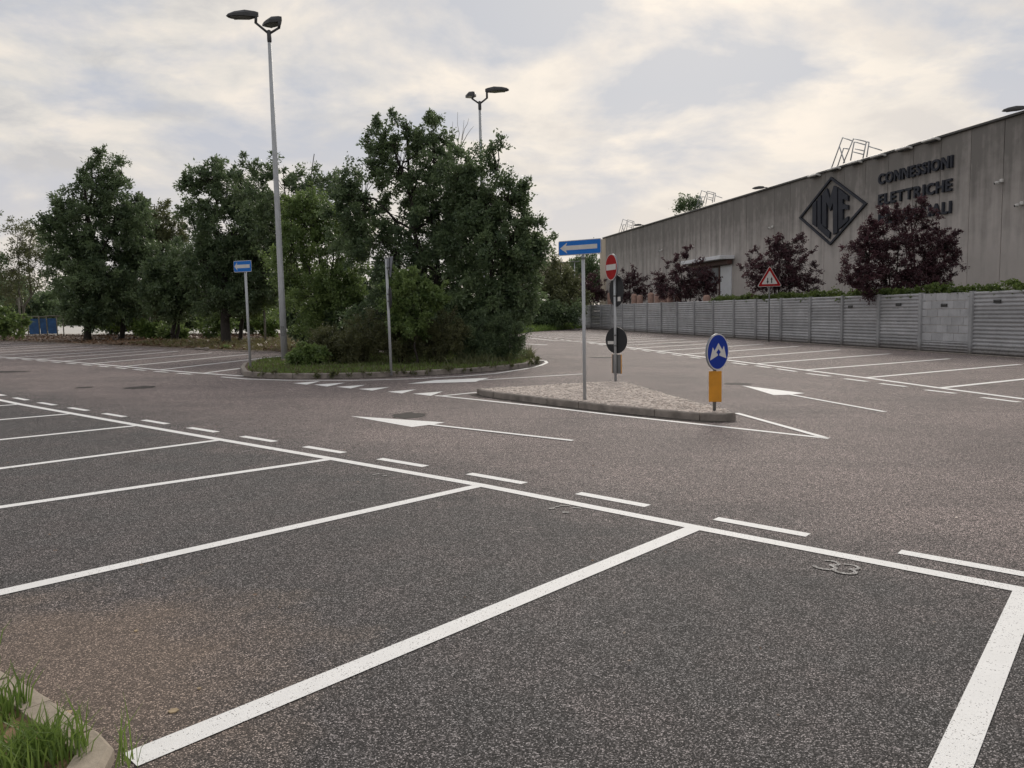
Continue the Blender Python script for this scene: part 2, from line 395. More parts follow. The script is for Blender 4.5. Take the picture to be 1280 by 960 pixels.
L_GRASSD = leafmat('dry_grass_blades', (0.10, 0.09, 0.035), (0.20, 0.19, 0.08), 0.3)
L_LITT = leafmat('leaf_litter', (0.09, 0.045, 0.025), (0.21, 0.13, 0.075), 0.1)
L_IVY = leafmat('ivy_leaves', (0.045, 0.085, 0.022), (0.15, 0.20, 0.05), 0.35)

# ------------------------------------------------------------------ ground and markings
def sheet(name, pts, mat, up=0.0, kind='structure', parent=None):
    me = bpy.data.meshes.new(name)
    bm = bmesh.new(); vs = [bm.verts.new(G(p[0], p[1], up)) for p in pts]
    f = bm.faces.new(vs); f.normal_update()
    if f.normal.z < 0: f.normal_flip()
    bmesh.ops.triangulate(bm, faces=bm.faces[:]); bm.to_mesh(me); bm.free(); me.materials.append(mat)
    o = place(name, me, parent)
    if kind: o['kind'] = kind
    return o
sheet('ground', [(-3000, -600), (3000, -600), (3000, 5000), (-3000, 5000)], M_TERR, -0.12)

FA, FB = at(1280, 447), at(722, 410)          # foot of the fence
FDIR = (FB - FA).normalized()
def fpt(t): return FA + FDIR * t
FN = Vector((-abs(FDIR.y), FDIR.x, 0)).normalized()      # towards the car park
F0 = fpt(-22); F1 = fpt((FB - FA).length)
lot_pts = [(-40, -12), (40, -12), (F0.x + 3, F0.y), (F1.x, F1.y), (2.5, 90), (0.6, 76), (-1.5, 60), (-6, 44.5), (-11.3, 38.2), (-14.0, 39.2),
           (-19.8, 43.6), (-24.8, 47.4), (-29, 50.6), (-40, 58), (-70, 66), (-90, 60)]
lot = sheet('parking_lot', lot_pts, M_ASPH, 0.0)

def ribbon(name, pts, width, mat=M_PAINT, up=0.005, parent=lot, ws=None):
    """flat painted band along world points"""
    P = [Vector((p[0], p[1], 0)) for p in pts]
    v, f = [], []
    for i, p in enumerate(P):
        d = (P[min(i + 1, len(P) - 1)] - P[max(i - 1, 0)]).normalized(); n = Vector((-d.y, d.x, 0))
        hw = (ws[i] if ws else width) / 2
        for s in (-1, 1):
            q = p + n * hw * s; v.append(G(q.x, q.y, up))
        if i: f.append((2 * i - 2, 2 * i, 2 * i + 1, 2 * i - 1))
    me = bpy.data.meshes.new(name); me.from_pydata(v, [], [tuple(reversed(q)) if False else q for q in f]); me.materials.append(mat)
    me.update()
    if me.polygons[0].normal.z < 0: me.flip_normals()
    return place(name, me, parent)
def patch(name, pxs, mat=M_PAINT, up=0.005, parent=lot):
    P = [at(*p) for p in pxs]; return sheet(name, P, mat, up, None, parent)

# near bays ------------------------------------------------------------
J1 = [(25, 505.5), (90.6, 517.2), (173.4, 532), (276.6, 550), (414.6, 573.8), (601, 606.8), (869.5, 659.6), (1283, 739)]
JW = [at(*p) for p in J1]
far_l = [JW[0] - LU * 2.5 * k for k in range(1, 7)]
L1pts = list(reversed(far_l)) + JW + [JW[-1] + LU * 2.5 * k for k in (1, 2, 3)]
ribbon('edge_line', L1pts, 0.128)
divs = [((1283, 739), (1189, 960)), ((869.5, 659.6), (165, 950)), ((601, 606.8), (0, 741.3)), ((414.6, 573.8), (0, 634.4)),
        ((276.6, 550), (0, 580)), ((173.4, 532), (0, 547.2)), ((90.6, 517.2), (0, 525.6)), ((25, 505.5), (0, 508.3))]
for k, (a, b) in enumerate(divs):
    A = at(*a); d = (at(*b) - A).normalized()
    if k > 3: d = -LN * 1.0 + LU * (0.0 - 0.06 * min(k - 3, 3) / 3)
    d.normalize()
    ribbon('bay_line', [A - LN * 0.061 + d * 0.0, A + d * ((at(163, 951) - A).length if k == 1 else 5.0)], 0.138 if k < 2 else 0.126)
for k, A in enumerate(far_l):
    ribbon('bay_line', [A - LN * 0.061, A - LN * 5.0], 0.11)
for k in range(1, 3):
    A = JW[-1] + LU * 2.5 * k; ribbon('bay_line', [A - LN * 0.061, A - LN * 5.0], 0.12)
# dashes beside the near line: 0.8 m long every 1.5 m
def on_poly(P, s):
    for a, b in zip(P, P[1:]):
        L = (b - a).length
        if s <= L: return a + (b - a) * (s / L), (b - a).normalized()
        s -= L
    return P[-1], (P[-1] - P[-2]).normalized()
tot = sum((b - a).length for a, b in zip(L1pts, L1pts[1:]))
acc = sum((b - a).length for a, b in zip(L1pts, L1pts[1:]) if L1pts.index(b) <= L1pts.index(JW[6]))
s0 = acc - 15 * 1.5 + 0.0
for i in range(22):
    s = s0 + i * 1.5
    if s < 0 or s + 0.8 > tot: continue
    a, d = on_poly(L1pts, s); b, d2 = on_poly(L1pts, s + 0.81)
    n = Vector((-d.y, d.x, 0)); off = 0.37
    ribbon('dash_line', [a + n * off, b + n * off], 0.12)

# far left bays ---------------------------------------------------------
J3 = [(15, 447.2), (44, 449), (77.8, 451.6), (113.4, 454.6), (153.8, 458.2), (198.8, 462.4), (252.5, 466.7)]
J3W = [at(*p) for p in J3]; V3 = at(310.6, 442.8) - at(153.8, 458.2)
d3 = (J3W[4] - J3W[1]).normalized()
L3pts = [J3W[0] - (J3W[1] - J3W[0]).normalized() * 2.65 * k for k in range(7, 0, -1)] + J3W + [at(305, 470.3)]
ribbon('edge_line', L3pts, 0.16)
ends3 = {1: None, 2: (222.5, 439), 3: (264, 441), 4: (310.6, 442.8), 5: (353, 445)}
for i, A in enumerate(L3pts[:-1]):
    k = i - 7
    e = ends3.get(k)
    B = at(*e) if e else A + V3 * (1.0 if k < 6 else 1.02)
    d = (B - A).normalized()
    ribbon('bay_line', [A + Vector((-d3.y, d3.x, 0)) * 0.075, B], 0.155)
tot3 = sum((b - a).length for a, b in zip(L3pts, L3pts[1:]))
s = tot3 - 2.0
while s > 0.5:
    a, d = on_poly(L3pts, s - 0.85); b, _ = on_poly(L3pts, s); n = Vector((d.y, -d.x, 0))
    ribbon('dash_line', [a + n * 0.42, b + n * 0.42], 0.14); s -= 1.42

# bays along the fence ----------------------------------------------------
J2 = [(821, 438.8), (854, 443), (897, 448.6), (944.5, 454.7), (1004.7, 462.5), (1081.2, 472.2), (1174, 485)]
J2W = [at(*p) for p in J2]
E2 = [(954, 430.2), (998.4, 433), (1050, 437.2), (1112, 442.3), (1187, 448.5), (1275, 455.5), None]
l2d = (J2W[-1] - J2W[0]).normalized()
back = [J2W[0] - l2d * 3.35 * k for k in range(1, 11)]
turn = [at(690, 425.5), at(655, 421.8)]
L2pts = [Vector(turn[1]), Vector(turn[0])] + [p for p in reversed(back) if p.y < turn[0].y - 1.5] + J2W + [J2W[-1] + l2d * 3.1 * k for k in (1, 2, 3)]
ribbon('edge_line', L2pts, 0.19)
for A, e in zip(J2W, E2):
    B = at(*e) if e else A + Vector((7.8, 5.2, 0))
    ribbon('bay_line', [A + Vector((0.08, 0.02, 0)), B], 0.18)
for k, A in enumerate(back):
    ribbon('bay_line', [A + Vector((0.08, 0.02, 0)), A + Vector((7.3 - 0.12 * k, 8.0, 0))], 0.16)
A = J2W[-1] + l2d * 3.1; ribbon('bay_line', [A + Vector((0.08, 0.02, 0)), A + Vector((7.8, 5.0, 0))], 0.15)
dz = [((1227.7, 497), (1274, 502.8)), ((1157, 487.5), (1194, 491.9)), ((1100, 479.5), (1132.5, 483.4)), ((1056, 473.5), (1084, 477)), ((1009, 467), (1037.5, 470.4)),
      ((971, 461), (995.5, 464.5)), ((945, 457.2), (963, 459.7)), ((916, 453.5), (933.7, 456))]
for a, b in dz: ribbon('dash_line', [at(*a), at(*b)], 0.16)
A0 = at(916, 453.5)
for k in range(1, 24):
    a = A0 - l2d * (2.05 * k); ribbon('dash_line', [a, a + l2d * 1.1], 0.14)
ribbon('edge_line', [at(654, 429.8), at(684, 431.3)], 0.3)

# kerb lines, give-way teeth, arrows -----------------------------------------
ribbon('edge_line', [at(*p) for p in [(277, 471.3), (310, 474), (360, 475.5), (440, 475.7), (520, 473.5), (577, 470.5), (620, 466.8), (655, 461.5), (676, 456.8), (683.5, 453.6), (681.5, 451.2), (675, 450.3), (668, 449.6)]], 0.13)
for t in [[(366.7, 479.2), (400.5, 476.6), (383.6, 481)], [(392.7, 481), (431.4, 478.5), (408.9, 483.4)], [(420.9, 483.7), (456.7, 481.3), (438.5, 485.8)],
          [(448.3, 486.4), (487, 484), (465.2, 488.5)], [(484.2, 489.9), (520, 487), (502.4, 492)], [(516, 492.4), (553.5, 489.6), (538.3, 495)]]:
    patch('give_way_triangle', t)
ribbon('edge_line', [at(*p) for p in [(545, 494.6), (600, 500.2), (680, 508.7), (760, 518.2), (850, 528), (940, 537.7), (1036, 548.3)]], 0.115)
ribbon('edge_line', [at(1030, 547.3), at(920.5, 516.8)], 0.115, up=0.009)
ribbon('edge_line', [at(553, 495.2), at(597, 490.8)], 0.12, up=0.009)
patch('lane_arrow', [(437.5, 520.3), (555.9, 528.3), (540, 531.2), (530, 532.2), (514.8, 534.1)])
ribbon('arrow_shaft', [at(536, 531), at(716, 551.3)], 0.10, up=0.009)
patch('lane_arrow', [(927.3, 482), (1006, 491.7), (990, 493.3), (985, 493.8), (967, 494)])
ribbon('arrow_shaft', [at(985, 493.1), at(1106, 515.2)], 0.11, up=0.009)
patch('lane_arrow', [(509, 479.9), (545, 475.3), (612, 472.4), (600, 475.6), (594.5, 477.4)])
ribbon('arrow_shaft', [at(598, 475.6), at(728, 467.7)], 0.13, up=0.009)

# worn bay number 33 and scraps of the next ones (seen upside down from here)
def stroke(pxs, wd=0.045): ribbon('bay_number', [at(*p) for p in pxs], wd, M_WORN, 0.006)
def digit(c):                                           # worn curly 3, two bows open to the left
    def P(a, b): return c + LU * a + LN * b
    b1 = [P(.01 + .062 * math.cos(t), .062 + .05 * math.sin(t)) for t in np.linspace(2.5, -1.4, 9)]
    b2 = [P(.01 + .075 * math.cos(t), -.052 + .06 * math.sin(t)) for t in np.linspace(1.35, -2.7, 10)]
    ribbon('bay_number', b1, 0.026, M_WORN, 0.006); ribbon('bay_number', b2, 0.030, M_WORN, 0.0065)
for px in ((1032, 706.5), (1056.5, 711.5)):
    c = at(*px); digit(c)
stroke([(686, 636.5), (694, 635.5)]); stroke([(694, 634.5), (703, 632.5), (712, 632.5)], 0.03); stroke([(703, 641), (711, 641)]); stroke([(716, 635), (727, 636)], 0.03)
stroke([(466, 594), (474, 592.5)], 0.04); stroke([(478, 595.5), (484, 594.8)], 0.04)
stroke([(302, 565), (330, 561.5)], 0.02); stroke([(330, 563), (342, 562.5)], 0.03)

# dark stained spots round the drains
rs = random.Random(4)
for (px, py, rx, ry) in [(513, 519.5, 0.33, 0.42), (176, 484.5, 0.33, 0.5), (105, 484.5, 0.25, 0.25), (0, 465, 0.9, 0.5), (922, 480, 0.40, 0.35), (775, 431.5, 1.0, 0.6), (842, 430, 1.2, 0.8), (645, 510, 0.0, 0.0), (752, 447, 0.7, 0.5)]:
    if rx == 0: continue
    c = at(px, py); n = 26
    pts = [(c.x + rx * math.cos(2 * math.pi * i / n) * rs.uniform(0.7, 1.15), c.y + ry * math.sin(2 * math.pi * i / n) * rs.uniform(0.7, 1.15)) for i in range(n)]
    sheet('asphalt_stain', pts, M_PATCH, 0.0045, None, lot)

# verges --------------------------------------------------------------------
far_edge = lot_pts[8:14]
verge = sheet('soil_verge', [(-11.3, 38.2), (-14.0, 39.2), (-19.8, 43.6), (-24.8, 47.4), (-29, 50.6), (-40, 58), (-70, 66), (-90, 110), (-44, 74), (-26, 78), (-6, 78), (0.6, 76), (-1.5, 60), (-6, 44.5)], M_SOIL, 0.02)
sheet('far_parking', [(-80, 74), (-42, 70), (-24.5, 77), (-2, 80), (-8, 130), (-40, 142), (-95, 150)], M_FARC, 0.06)
for i in range(9):
    a = Vector((-70 + i * 6.5, 96, 0)); ribbon('bay_line', [a, a + Vector((8, 9, 0))], 0.3, M_PAINT, 0.075, lot)
sheet('grass_verge', [(2.5, 90), (0.6, 76), (-1.5, 60), (-6, 60), (-8, 170), (30, 190), (12, 107), (F1.x, F1.y)], M_TERR, 0.03)

# ------------------------------------------------------------------ kerbs and islands
def kerb_run(pts, parent, mat, length=0.9, width=0.13, h=0.14, gap=0.012, seed=1, alt=None):
    """pts: outer foot of the kerb, world, island on the left-hand side"""
    r = random.Random(seed); P = [Vector((p[0], p[1], 0)) for p in pts]
    tl = sum((b - a).length for a, b in zip(P, P[1:])); n = max(1, round(tl / length)); L = tl / n
    for i in range(n):
        a, d0 = on_poly(P, i * L + gap / 2); mid, _ = on_poly(P, (i + 0.5) * L); b, d1 = on_poly(P, (i + 1) * L - gap / 2)
        j = r.uniform(-0.006, 0.006); hh = h + r.uniform(-0.006, 0.006); bev = 0.02
        v, f = [], []
        for p, d in ((a, d0), (mid, (b - a).normalized()), (b, d1)):
            nn = Vector((-d.y, d.x, 0))
            for (o_, z_) in ((j, -0.05), (j, hh - bev), (j + bev, hh), (j + width, hh), (j + width, -0.05)):
                q = p + nn * o_; v.append(G(q.x, q.y, z_))
        for k in (0, 5):
            for m_ in range(4): f.append((k + m_, k + m_ + 5, k + m_ + 6, k + m_ + 1))
        f.append((0, 1, 2, 3, 4)); f.append((14, 13, 12, 11, 10))
        me = bpy.data.meshes.new('kerb_stone'); me.from_pydata(v, [], f); me.materials.append(alt if (alt and r.random() < 0.3) else mat); me.update()
        place('kerb_stone', me, parent)

def inpoly(x, y, poly):
    c = np.zeros(len(x), bool); n = len(poly); j = n - 1
    for i in range(n):
        xi, yi = poly[i][0], poly[i][1]; xj, yj = poly[j][0], poly[j][1]
        cnd = ((yi > y) != (yj > y)) & (x < (xj - xi) * (y - yi) / (yj - yi + 1e-12) + xi); c ^= cnd; j = i
    return c
def inset(pts, d):
    P = [Vector((p[0], p[1], 0)) for p in pts]; c = sum(P, Vector()) / len(P)
    return [p + (c - p).normalized() * d for p in P]

# splitter island with cobbles
SH = 0.13
front = [at(*p) for p in [(596, 492.8), (601, 494.6), (622, 498), (654, 502), (700, 508), (760, 515), (820, 521), (874, 526), (905, 527), (918, 525.2)]]
rear = [at(p[0], p[1], SH) for p in [(921, 516.8), (905, 510.5), (880, 504.5), (840, 493.5), (784, 477.8), (772, 476.5), (755, 477), (700, 480), (660, 482.2), (625, 484.2), (604, 485.6)]]
outl = front + rear
isl = sheet('splitter_island', inset(outl, 0.03), M_MORT, SH - 0.05)
kerb_run(outl + [outl[0]], isl, M_KERBD, 0.85, 0.12, SH, seed=3, alt=M_KERB)
inn = inset(outl, 0.12)
def cobbles(poly, up, spacing, seed):
    r = np.random.RandomState(seed); xs = [p[0] for p in poly]; ys = [p[1] for p in poly]
    X, Y = np.meshgrid(np.arange(min(xs), max(xs), spacing), np.arange(min(ys), max(ys), spacing))
    X = X + (np.arange(X.shape[0]) % 2)[:, None] * spacing / 2
    X = X.ravel() + r.uniform(-.012, .012, X.size); Y = Y.ravel() + r.uniform(-.012, .012, Y.size)
    k = inpoly(X, Y, poly); X, Y = X[k], Y[k]; n = len(X)
    s = spacing * r.uniform(0.36, 0.50, n); a = r.uniform(-.35, .35, n); hh = r.uniform(0.0, 0.022, n)
    base = np.array([(-1, -1), (1, -1), (1, 1), (-1, 1)])
    V = []
    for sc, z in ((1.0, -0.04), (1.0, -0.004), (0.68, 0.012)):
        sx_ = base[:, 0][None] * s[:, None] * sc; sy_ = base[:, 1][None] * s[:, None] * sc * r.uniform(.75, 1, n)[:, None]
        x = X[:, None] + sx_ * np.cos(a)[:, None] - sy_ * np.sin(a)[:, None]; y = Y[:, None] + sx_ * np.sin(a)[:, None] + sy_ * np.cos(a)[:, None]
        tilt = r.uniform(-.006, .006, (n, 4)) if z > 0 else 0
        V.append(np.stack([x, y, SX * x + SY * y + up + z + hh[:, None] + tilt], -1))
    V = np.concatenate(V, 1)
    fs = []
    for l in (0, 4):
        for j in range(4): fs.append((l + j, l + (j + 1) % 4, l + 4 + (j + 1) % 4, l + 4 + j))
    fs.append((8, 9, 10, 11)); fs = np.array(fs)
    F = (fs[None] + (np.arange(n) * 12)[:, None, None]).reshape(-1, 4)
    return V.reshape(-1, 3), F
v, f = cobbles([(p.x, p.y) for p in inn], SH - 0.01, 0.084, 5)
o = place('cobble_paving', np_mesh('cobble_paving', v, f, M_COB), isl); o['kind'] = 'stuff'

# planted island
pf = [at(*p) for p in [(305, 470.5), (330, 472.8), (362, 473.6), (420, 473.4), (467, 472.3), (520, 470), (577, 467), (629, 463), (660, 459.2), (671, 454.8), (673.5, 451)]]
pb = [Vector(p) for p in [(0.9, 33, 0), (0.2, 38, 0), (-2.5, 41, 0), (-5.2, 39, 0), (-5.8, 34, 0), (-7.2, 32.0, 0), (-9.3, 31.6, 0), (-9.72, 29.5, 0), (-9.5, 27.2, 0), (-8.8, 24.9, 0)]]
pout = pf + pb
bed = sheet('planted_island', inset(pout, 0.05), M_SOIL, 0.13)
kerb_run(pout + [pout[0]], bed, M_KERB, 1.0, 0.13, 0.155, seed=8, alt=M_KERBD)

# near kerb and corner of grass, front left
kx = [at(-60, 806), at(-20, 833), at(20, 860), at(64, 887), at(104, 914), at(147, 943), at(143, 956), at(120, 1000), at(90, 1080)]
kx = [Vector((p.x, p.y, 0)) for p in kx]
corner = [p for p in kx] + [Vector((-3, 1.0, 0)), Vector((-7, 2.5, 0)), Vector((-5.5, 6.5, 0))]
nb = sheet('grass_corner', inset(corner, 0.04), M_SAND, 0.045)
kerb_run(list(reversed(kx)), nb, simple('pale_kerb_stone', (0.40, 0.34, 0.27), 0.9, var=0.3, scale=14, bump=0.35), 0.42, 0.135, 0.062, 0.016, seed=5)
# strip of broken kerb by the soil bank
kb = [Vector(p + (0,)) for p in [(-11.5, 38.0), (-14.0, 39.1), (-19.8, 43.5), (-24.8, 47.3), (-29, 50.5), (-40, 57.9)]]
kerb_run(kb, verge, M_KERBD, 1.2, 0.15, 0.06, 0.05, seed=9)
# low kerb at the fence foot and round the grass verge
fk = [fpt(t) + Vector((-0.75, 0, 0)) for t in (-20, 0, 25, 50, 72)]
kerb_run(list(reversed(fk)), lot, M_KERBD, 2.0, 0.12, 0.05, 0.03, seed=10)

def grime_mat():
    ma, q = newmat('gutter_dirt'); t = q.n('ShaderNodeTexCoord'); v = t.outputs['Object']
    n = q.noise(v, 4.0, 6, 0.7); f = q.noise(v, 60, 4, 0.7)
    b = q.n('ShaderNodeBsdfPrincipled', i_Base_Color=q.mix(f, (0.03, 0.026, 0.023), (0.09, 0.075, 0.062)), i_Roughness=0.95)
    tr = q.n('ShaderNodeBsdfTransparent'); mx = q.n('ShaderNodeMixShader', i_0=q.ramp(q.math('ADD', n, q.math('MULTIPLY', f, .3)), [(0.50, 0.0), (0.68, 0.85)]), i_1=tr.outputs[0], i_2=b.outputs[0])
    q.n('ShaderNodeOutputMaterial', i_Surface=mx.outputs[0]); return ma
M_GRIME = grime_mat(); rg = random.Random(17)
for run in (outl[:10] + [outl[10]], pf, [fpt(t) + FN * .35 for t in np.linspace(-15, 60, 60)]):
    P = [Vector((p[0], p[1], 0)) for p in run]; tl = sum((b - a).length for a, b in zip(P, P[1:])); n = max(8, int(tl / .35)); pts = []
    sg = 1 if run[0] is kx[0] else -1
    for i in range(n + 1):
        p, d = on_poly(P, min(tl - 1e-4, tl * i / n)); nn = Vector((-d.y, d.x, 0)); pts.append(p + nn * sg * .07)
    ribbon('gutter_dirt', pts, .2, M_GRIME, 0.007, ws=[rg.uniform(.18, .36) for _ in pts])

# ------------------------------------------------------------------ leaves, blades
def leaf_geo(c, crad, clump, n_per, llen, rng, ctr, twigs=7, upb=0.25, squash=0.8, wid=0.5, spread=0.13):
    """leaf quads along little twigs leaving every cluster centre"""
    nC = len(c)
    outw = c - ctr; outw /= (np.linalg.norm(outw, axis=1, keepdims=True) + 1e-6)
    td = rng.normal(size=(nC, twigs, 3)); td /= np.linalg.norm(td, axis=2, keepdims=True)
    td = td + outw[:, None] * 0.7 + np.array([0, 0, upb]); td /= np.linalg.norm(td, axis=2, keepdims=True)
    N = nC * n_per
    ci = np.repeat(np.arange(nC), n_per); ti = rng.randint(0, twigs, N)
    d = td[ci, ti]; t = rng.uniform(0.0, 1.0, N) ** 0.8
    tl = crad[ci] * (0.65 + 0.7 * ((ti * 7 + ci * 3) % 10) / 10)
    p = c[ci] + d * (t * tl)[:, None] + rng.normal(size=(N, 3)) * (crad[ci] * spread)[:, None]
    p[:, 2] -= 0.12 * t * t * tl
    a = d * 0.7 + rng.normal(size=(N, 3)) * 0.75; a[:, 2] -= 0.15; a /= np.linalg.norm(a, axis=1, keepdims=True)
    b = rng.normal(size=(N, 3)); b = b - a * (a * b).sum(1, keepdims=True); b /= np.linalg.norm(b, axis=1, keepdims=True)
    nrm = np.cross(a, b)
    L = (llen * rng.uniform(0.6, 1.35, N))[:, None]; Wd = L * wid * 0.5
    v = np.stack([p, p + a * L * .45 + b * Wd + nrm * L * .06, p + a * L, p + a * L * .45 - b * Wd + nrm * L * .06], 1)
    tone = rng.uniform(0, 1, N); cl = clump[ci]
    return v.reshape(-1, 3), np.arange(N * 4).reshape(-1, 4), tone, cl

def sample_lobes(lobes, n, rng, shell=2.4):
    vol = np.array([(rx * ry * rz) ** (0.72) for (_, _, _, rx, ry, rz) in lobes]); cnt = np.maximum(3, (n * vol / vol.sum()).astype(int))
    C, LI = [], []
    for i, (l, k) in enumerate(zip(lobes, cnt)):
        d = rng.normal(size=(k, 3)); d /= np.linalg.norm(d, axis=1, keepdims=True)
        r = rng.uniform(0, 1, k) ** (1 / shell)
        bump = 1 + 0.16 * np.sin(d[:, 0] * 5 + i) * np.cos(d[:, 2] * 6 + i * 2)
        C.append(np.array(l[:3]) + d * (r * bump)[:, None] * np.array(l[3:6])); LI.append(np.full(k, i))
    return np.concatenate(C), np.concatenate(LI)

def tubes_np(segs, seg=5):
    """segs: list of (p0,p1,r0,r1); returns quads"""
    if not segs: return np.zeros((0, 3)), np.zeros((0, 4), int)
    p0 = np.array([s[0] for s in segs], float); p1 = np.array([s[1] for s in segs], float)
    r0 = np.array([s[2] for s in segs]); r1 = np.array([s[3] for s in segs])
    d = p1 - p0; d /= (np.linalg.norm(d, axis=1, keepdims=True) + 1e-9)
    h = np.where(np.abs(d[:, 2:3]) < 0.9, np.array([[0, 0, 1.0]]), np.array([[1.0, 0, 0]]))
    a = np.cross(d, h); a /= np.linalg.norm(a, axis=1, keepdims=True); b = np.cross(d, a)
    an = np.arange(seg) * 2 * math.pi / seg; ca, sa = np.cos(an), np.sin(an)
    ring = a[:, None] * ca[None, :, None] + b[:, None] * sa[None, :, None]
    V = np.concatenate([p0[:, None] + ring * r0[:, None, None], p1[:, None] + ring * r1[:, None, None]], 1)
    f = np.array([(j, (j + 1) % seg, seg + (j + 1) % seg, seg + j) for j in range(seg)])
    F = (f[None] + (np.arange(len(segs)) * 2 * seg)[:, None, None]).reshape(-1, 4)
    return V.reshape(-1, 3), F

def limb(a, b, r0, r1, rng, n=4, wob=0.06, sag=0.0):
    """wobbly chain of segments from a to b"""
    a = np.array(a, float); b = np.array(b, float); L = np.linalg.norm(b - a); P = [a]
    for i in range(1, n):
        t = i / n; P.append(a + (b - a) * t + rng.normal(size=3) * wob * L * 0.5 + np.array([0, 0, sag * L * math.sin(math.pi * t)]))
    P.append(b); r = np.linspace(r0, r1, n + 1)
    return [(P[i], P[i + 1], r[i], r[i + 1]) for i in range(n)]

def tree(name, label, cat, base, lobes, mat, ncl=220, nper=150, llen=0.13, crad=0.5, tr=0.12, seed=0, group=None, bark=None,
         stems=1, twigs=7, upb=0.25, spread=0.13, tvis=1.0, shell=2.4, wid=0.5, lift=0.25, shoots=0.45):
    rng = np.random.RandomState(seed); base = Vector(base)
    if name not in ('bush',): ncl = int(ncl * 1.2); nper = int(nper * 1.1); crad *= .92; llen *= .88
    spread *= 1.35
    root = empty(name, base, label, cat, group)
    L = [(l[0] - base.x, l[1] - base.y, l[2] - base.z, l[3], l[4], l[5]) for l in lobes]
    C, LI = sample_lobes(L, ncl, rng, shell)
    kz = C[:, 2] > min(0.15, max(l[2] for l in L) * .3); C = C[kz]; LI = LI[kz]
    if name in ('leafy_tree', 'plum_tree', 'ash_tree') and len(C) > 40:      # airier towards the top
        zt_ = C[:, 2] / C[:, 2].max(); kz = rng.uniform(0, 1, len(C)) > np.clip((zt_ - .55) * .6, 0, .2); C = C[kz]; LI = LI[kz]
    ctr = np.mean([l[:3] for l in L], axis=0)
    clump = np.clip(rng.normal(0.45, 0.34, len(C)) + 0.12 * np.sin(C[:, 0] * 1.7) * np.cos(C[:, 2] * 1.3), 0, 1)
    cr_ = crad * rng.uniform(0.65, 1.35, len(C))
    v, f, tone, cl = leaf_geo(C, cr_, clump, nper, llen, rng, ctr, twigs, upb, spread=spread, wid=wid)
    segs = []
    # leafy shoots that break the outline
    ln_ = np.array([L[i] for i in LI]); rel = (C - ln_[:, :3]) / ln_[:, 3:6]; rr_ = np.linalg.norm(rel, axis=1)
    cand = np.where((rr_ > .72) & (rel[:, 2] > -.35))[0]
    if len(cand) and shoots > 0:
        pick = rng.choice(cand, max(1, int(len(cand) * shoots)), replace=False); sc, srad, scl = [], [], []
        for j in pick:
            o_ = C[j] - ctr; o_[2] *= .5; o_ /= np.linalg.norm(o_) + 1e-6; d = o_ * rng.uniform(.3, .9) + np.array([0, 0, rng.uniform(.1, .75)]) + rng.normal(size=3) * .25; d /= np.linalg.norm(d)
            ls = crad * rng.uniform(.8, 1.9); e = C[j] + d * ls; segs += limb(ln_[j, :3], C[j], tr * .10, .008, rng, 3, .12) + limb(C[j], e, .012 + tr * .05, .004, rng, 3, .06)
            for t in (.35, .52, .68, .83, .97):
                sc.append(C[j] + d * ls * t + rng.normal(size=3) * crad * .08); srad.append(crad * (.46 - .22 * t)); scl.append(np.clip(clump[j] + rng.normal() * .12 + .1, 0, 1))
        v2, f2, t2, c2 = leaf_geo(np.array(sc), np.array(srad), np.array(scl), max(8, int(nper * .13)), llen * .95, rng, ctr, 5, upb, spread=spread * 1.4, wid=wid)
        v = np.concatenate([v, v2]); f = np.concatenate([f, f2 + len(v) - len(v2)]); tone = np.concatenate([tone, t2]); cl = np.concatenate([cl, c2])
    place('crown', np_mesh('crown', v, f, mat, attrs={'tone': tone, 'clump': cl}), root)
    top = max(l[2] + l[5] * 0.5 for l in L); low = min(l[2] - l[5] for l in L)
    sb = []
    for s in range(stems):
        off = np.array([rng.uniform(-1, 1) * tr * .8 * (stems > 1), rng.uniform(-1, 1) * tr * .8 * (stems > 1), -0.15])
        li = np.array(L[s % len(L)][:3]); tp = np.array([li[0] * 0.7, li[1] * 0.7, top if s == 0 else li[2] + 0.3])
        ch = limb(off, tp, tr * (1 if s == 0 else .75), tr * 0.22, rng, 7, 0.035); segs += ch; sb.append(ch)
        segs.append((off + np.array([0, 0, 0.0]), off + np.array([0, 0, 0.35]), tr * 1.35, tr * 1.0))
    for i, l in enumerate(L):
        ch = sb[i % stems]; lp = np.array(l[:3]); hts = np.array([q[0][2] for q in ch])
        k = int(np.argmin(np.abs(hts - max(0.25 * lp[2] + lift, lp[2] - l[5] * 0.9 - 0.3 * np.hypot(lp[0], lp[1]))))); st = ch[k][0]
        if np.linalg.norm(lp - st) > 0.02: segs += limb(st, lp, ch[k][2] * 0.6, tr * 0.16, rng, 5, 0.09, 0.05)
        idx = np.where(LI == i)[0]
        for j in idx[:: max(1, len(idx) // 26)]:
            if j < len(C): segs += limb(lp, C[j], tr * 0.13, 0.006, rng, 3, 0.14, 0.06)
    tv, tf = tubes_np(segs, 6)
    place('trunk', np_mesh('trunk', tv, tf, bark or M_BARK, smooth=True), root)
    return root

def plobes(Y, lst, dz=0.0, dr=0.85):
    """lobes given by picture position and size at distance Y: (px,py,rx,ry[,dY])"""
    o = []
    for q in lst:
        y = Y + (q[4] if len(q) > 4 else 0.0); p = dep(q[0], q[1], y); s = y / FPX
        o.append((p.x, p.y, p.z + dz, q[2] * s * 1.06, q[2] * s * dr, q[3] * s * 1.04))
    return o
def gbase(px, Y):
    p = dep(px, 430, Y); return G(p.x, Y)

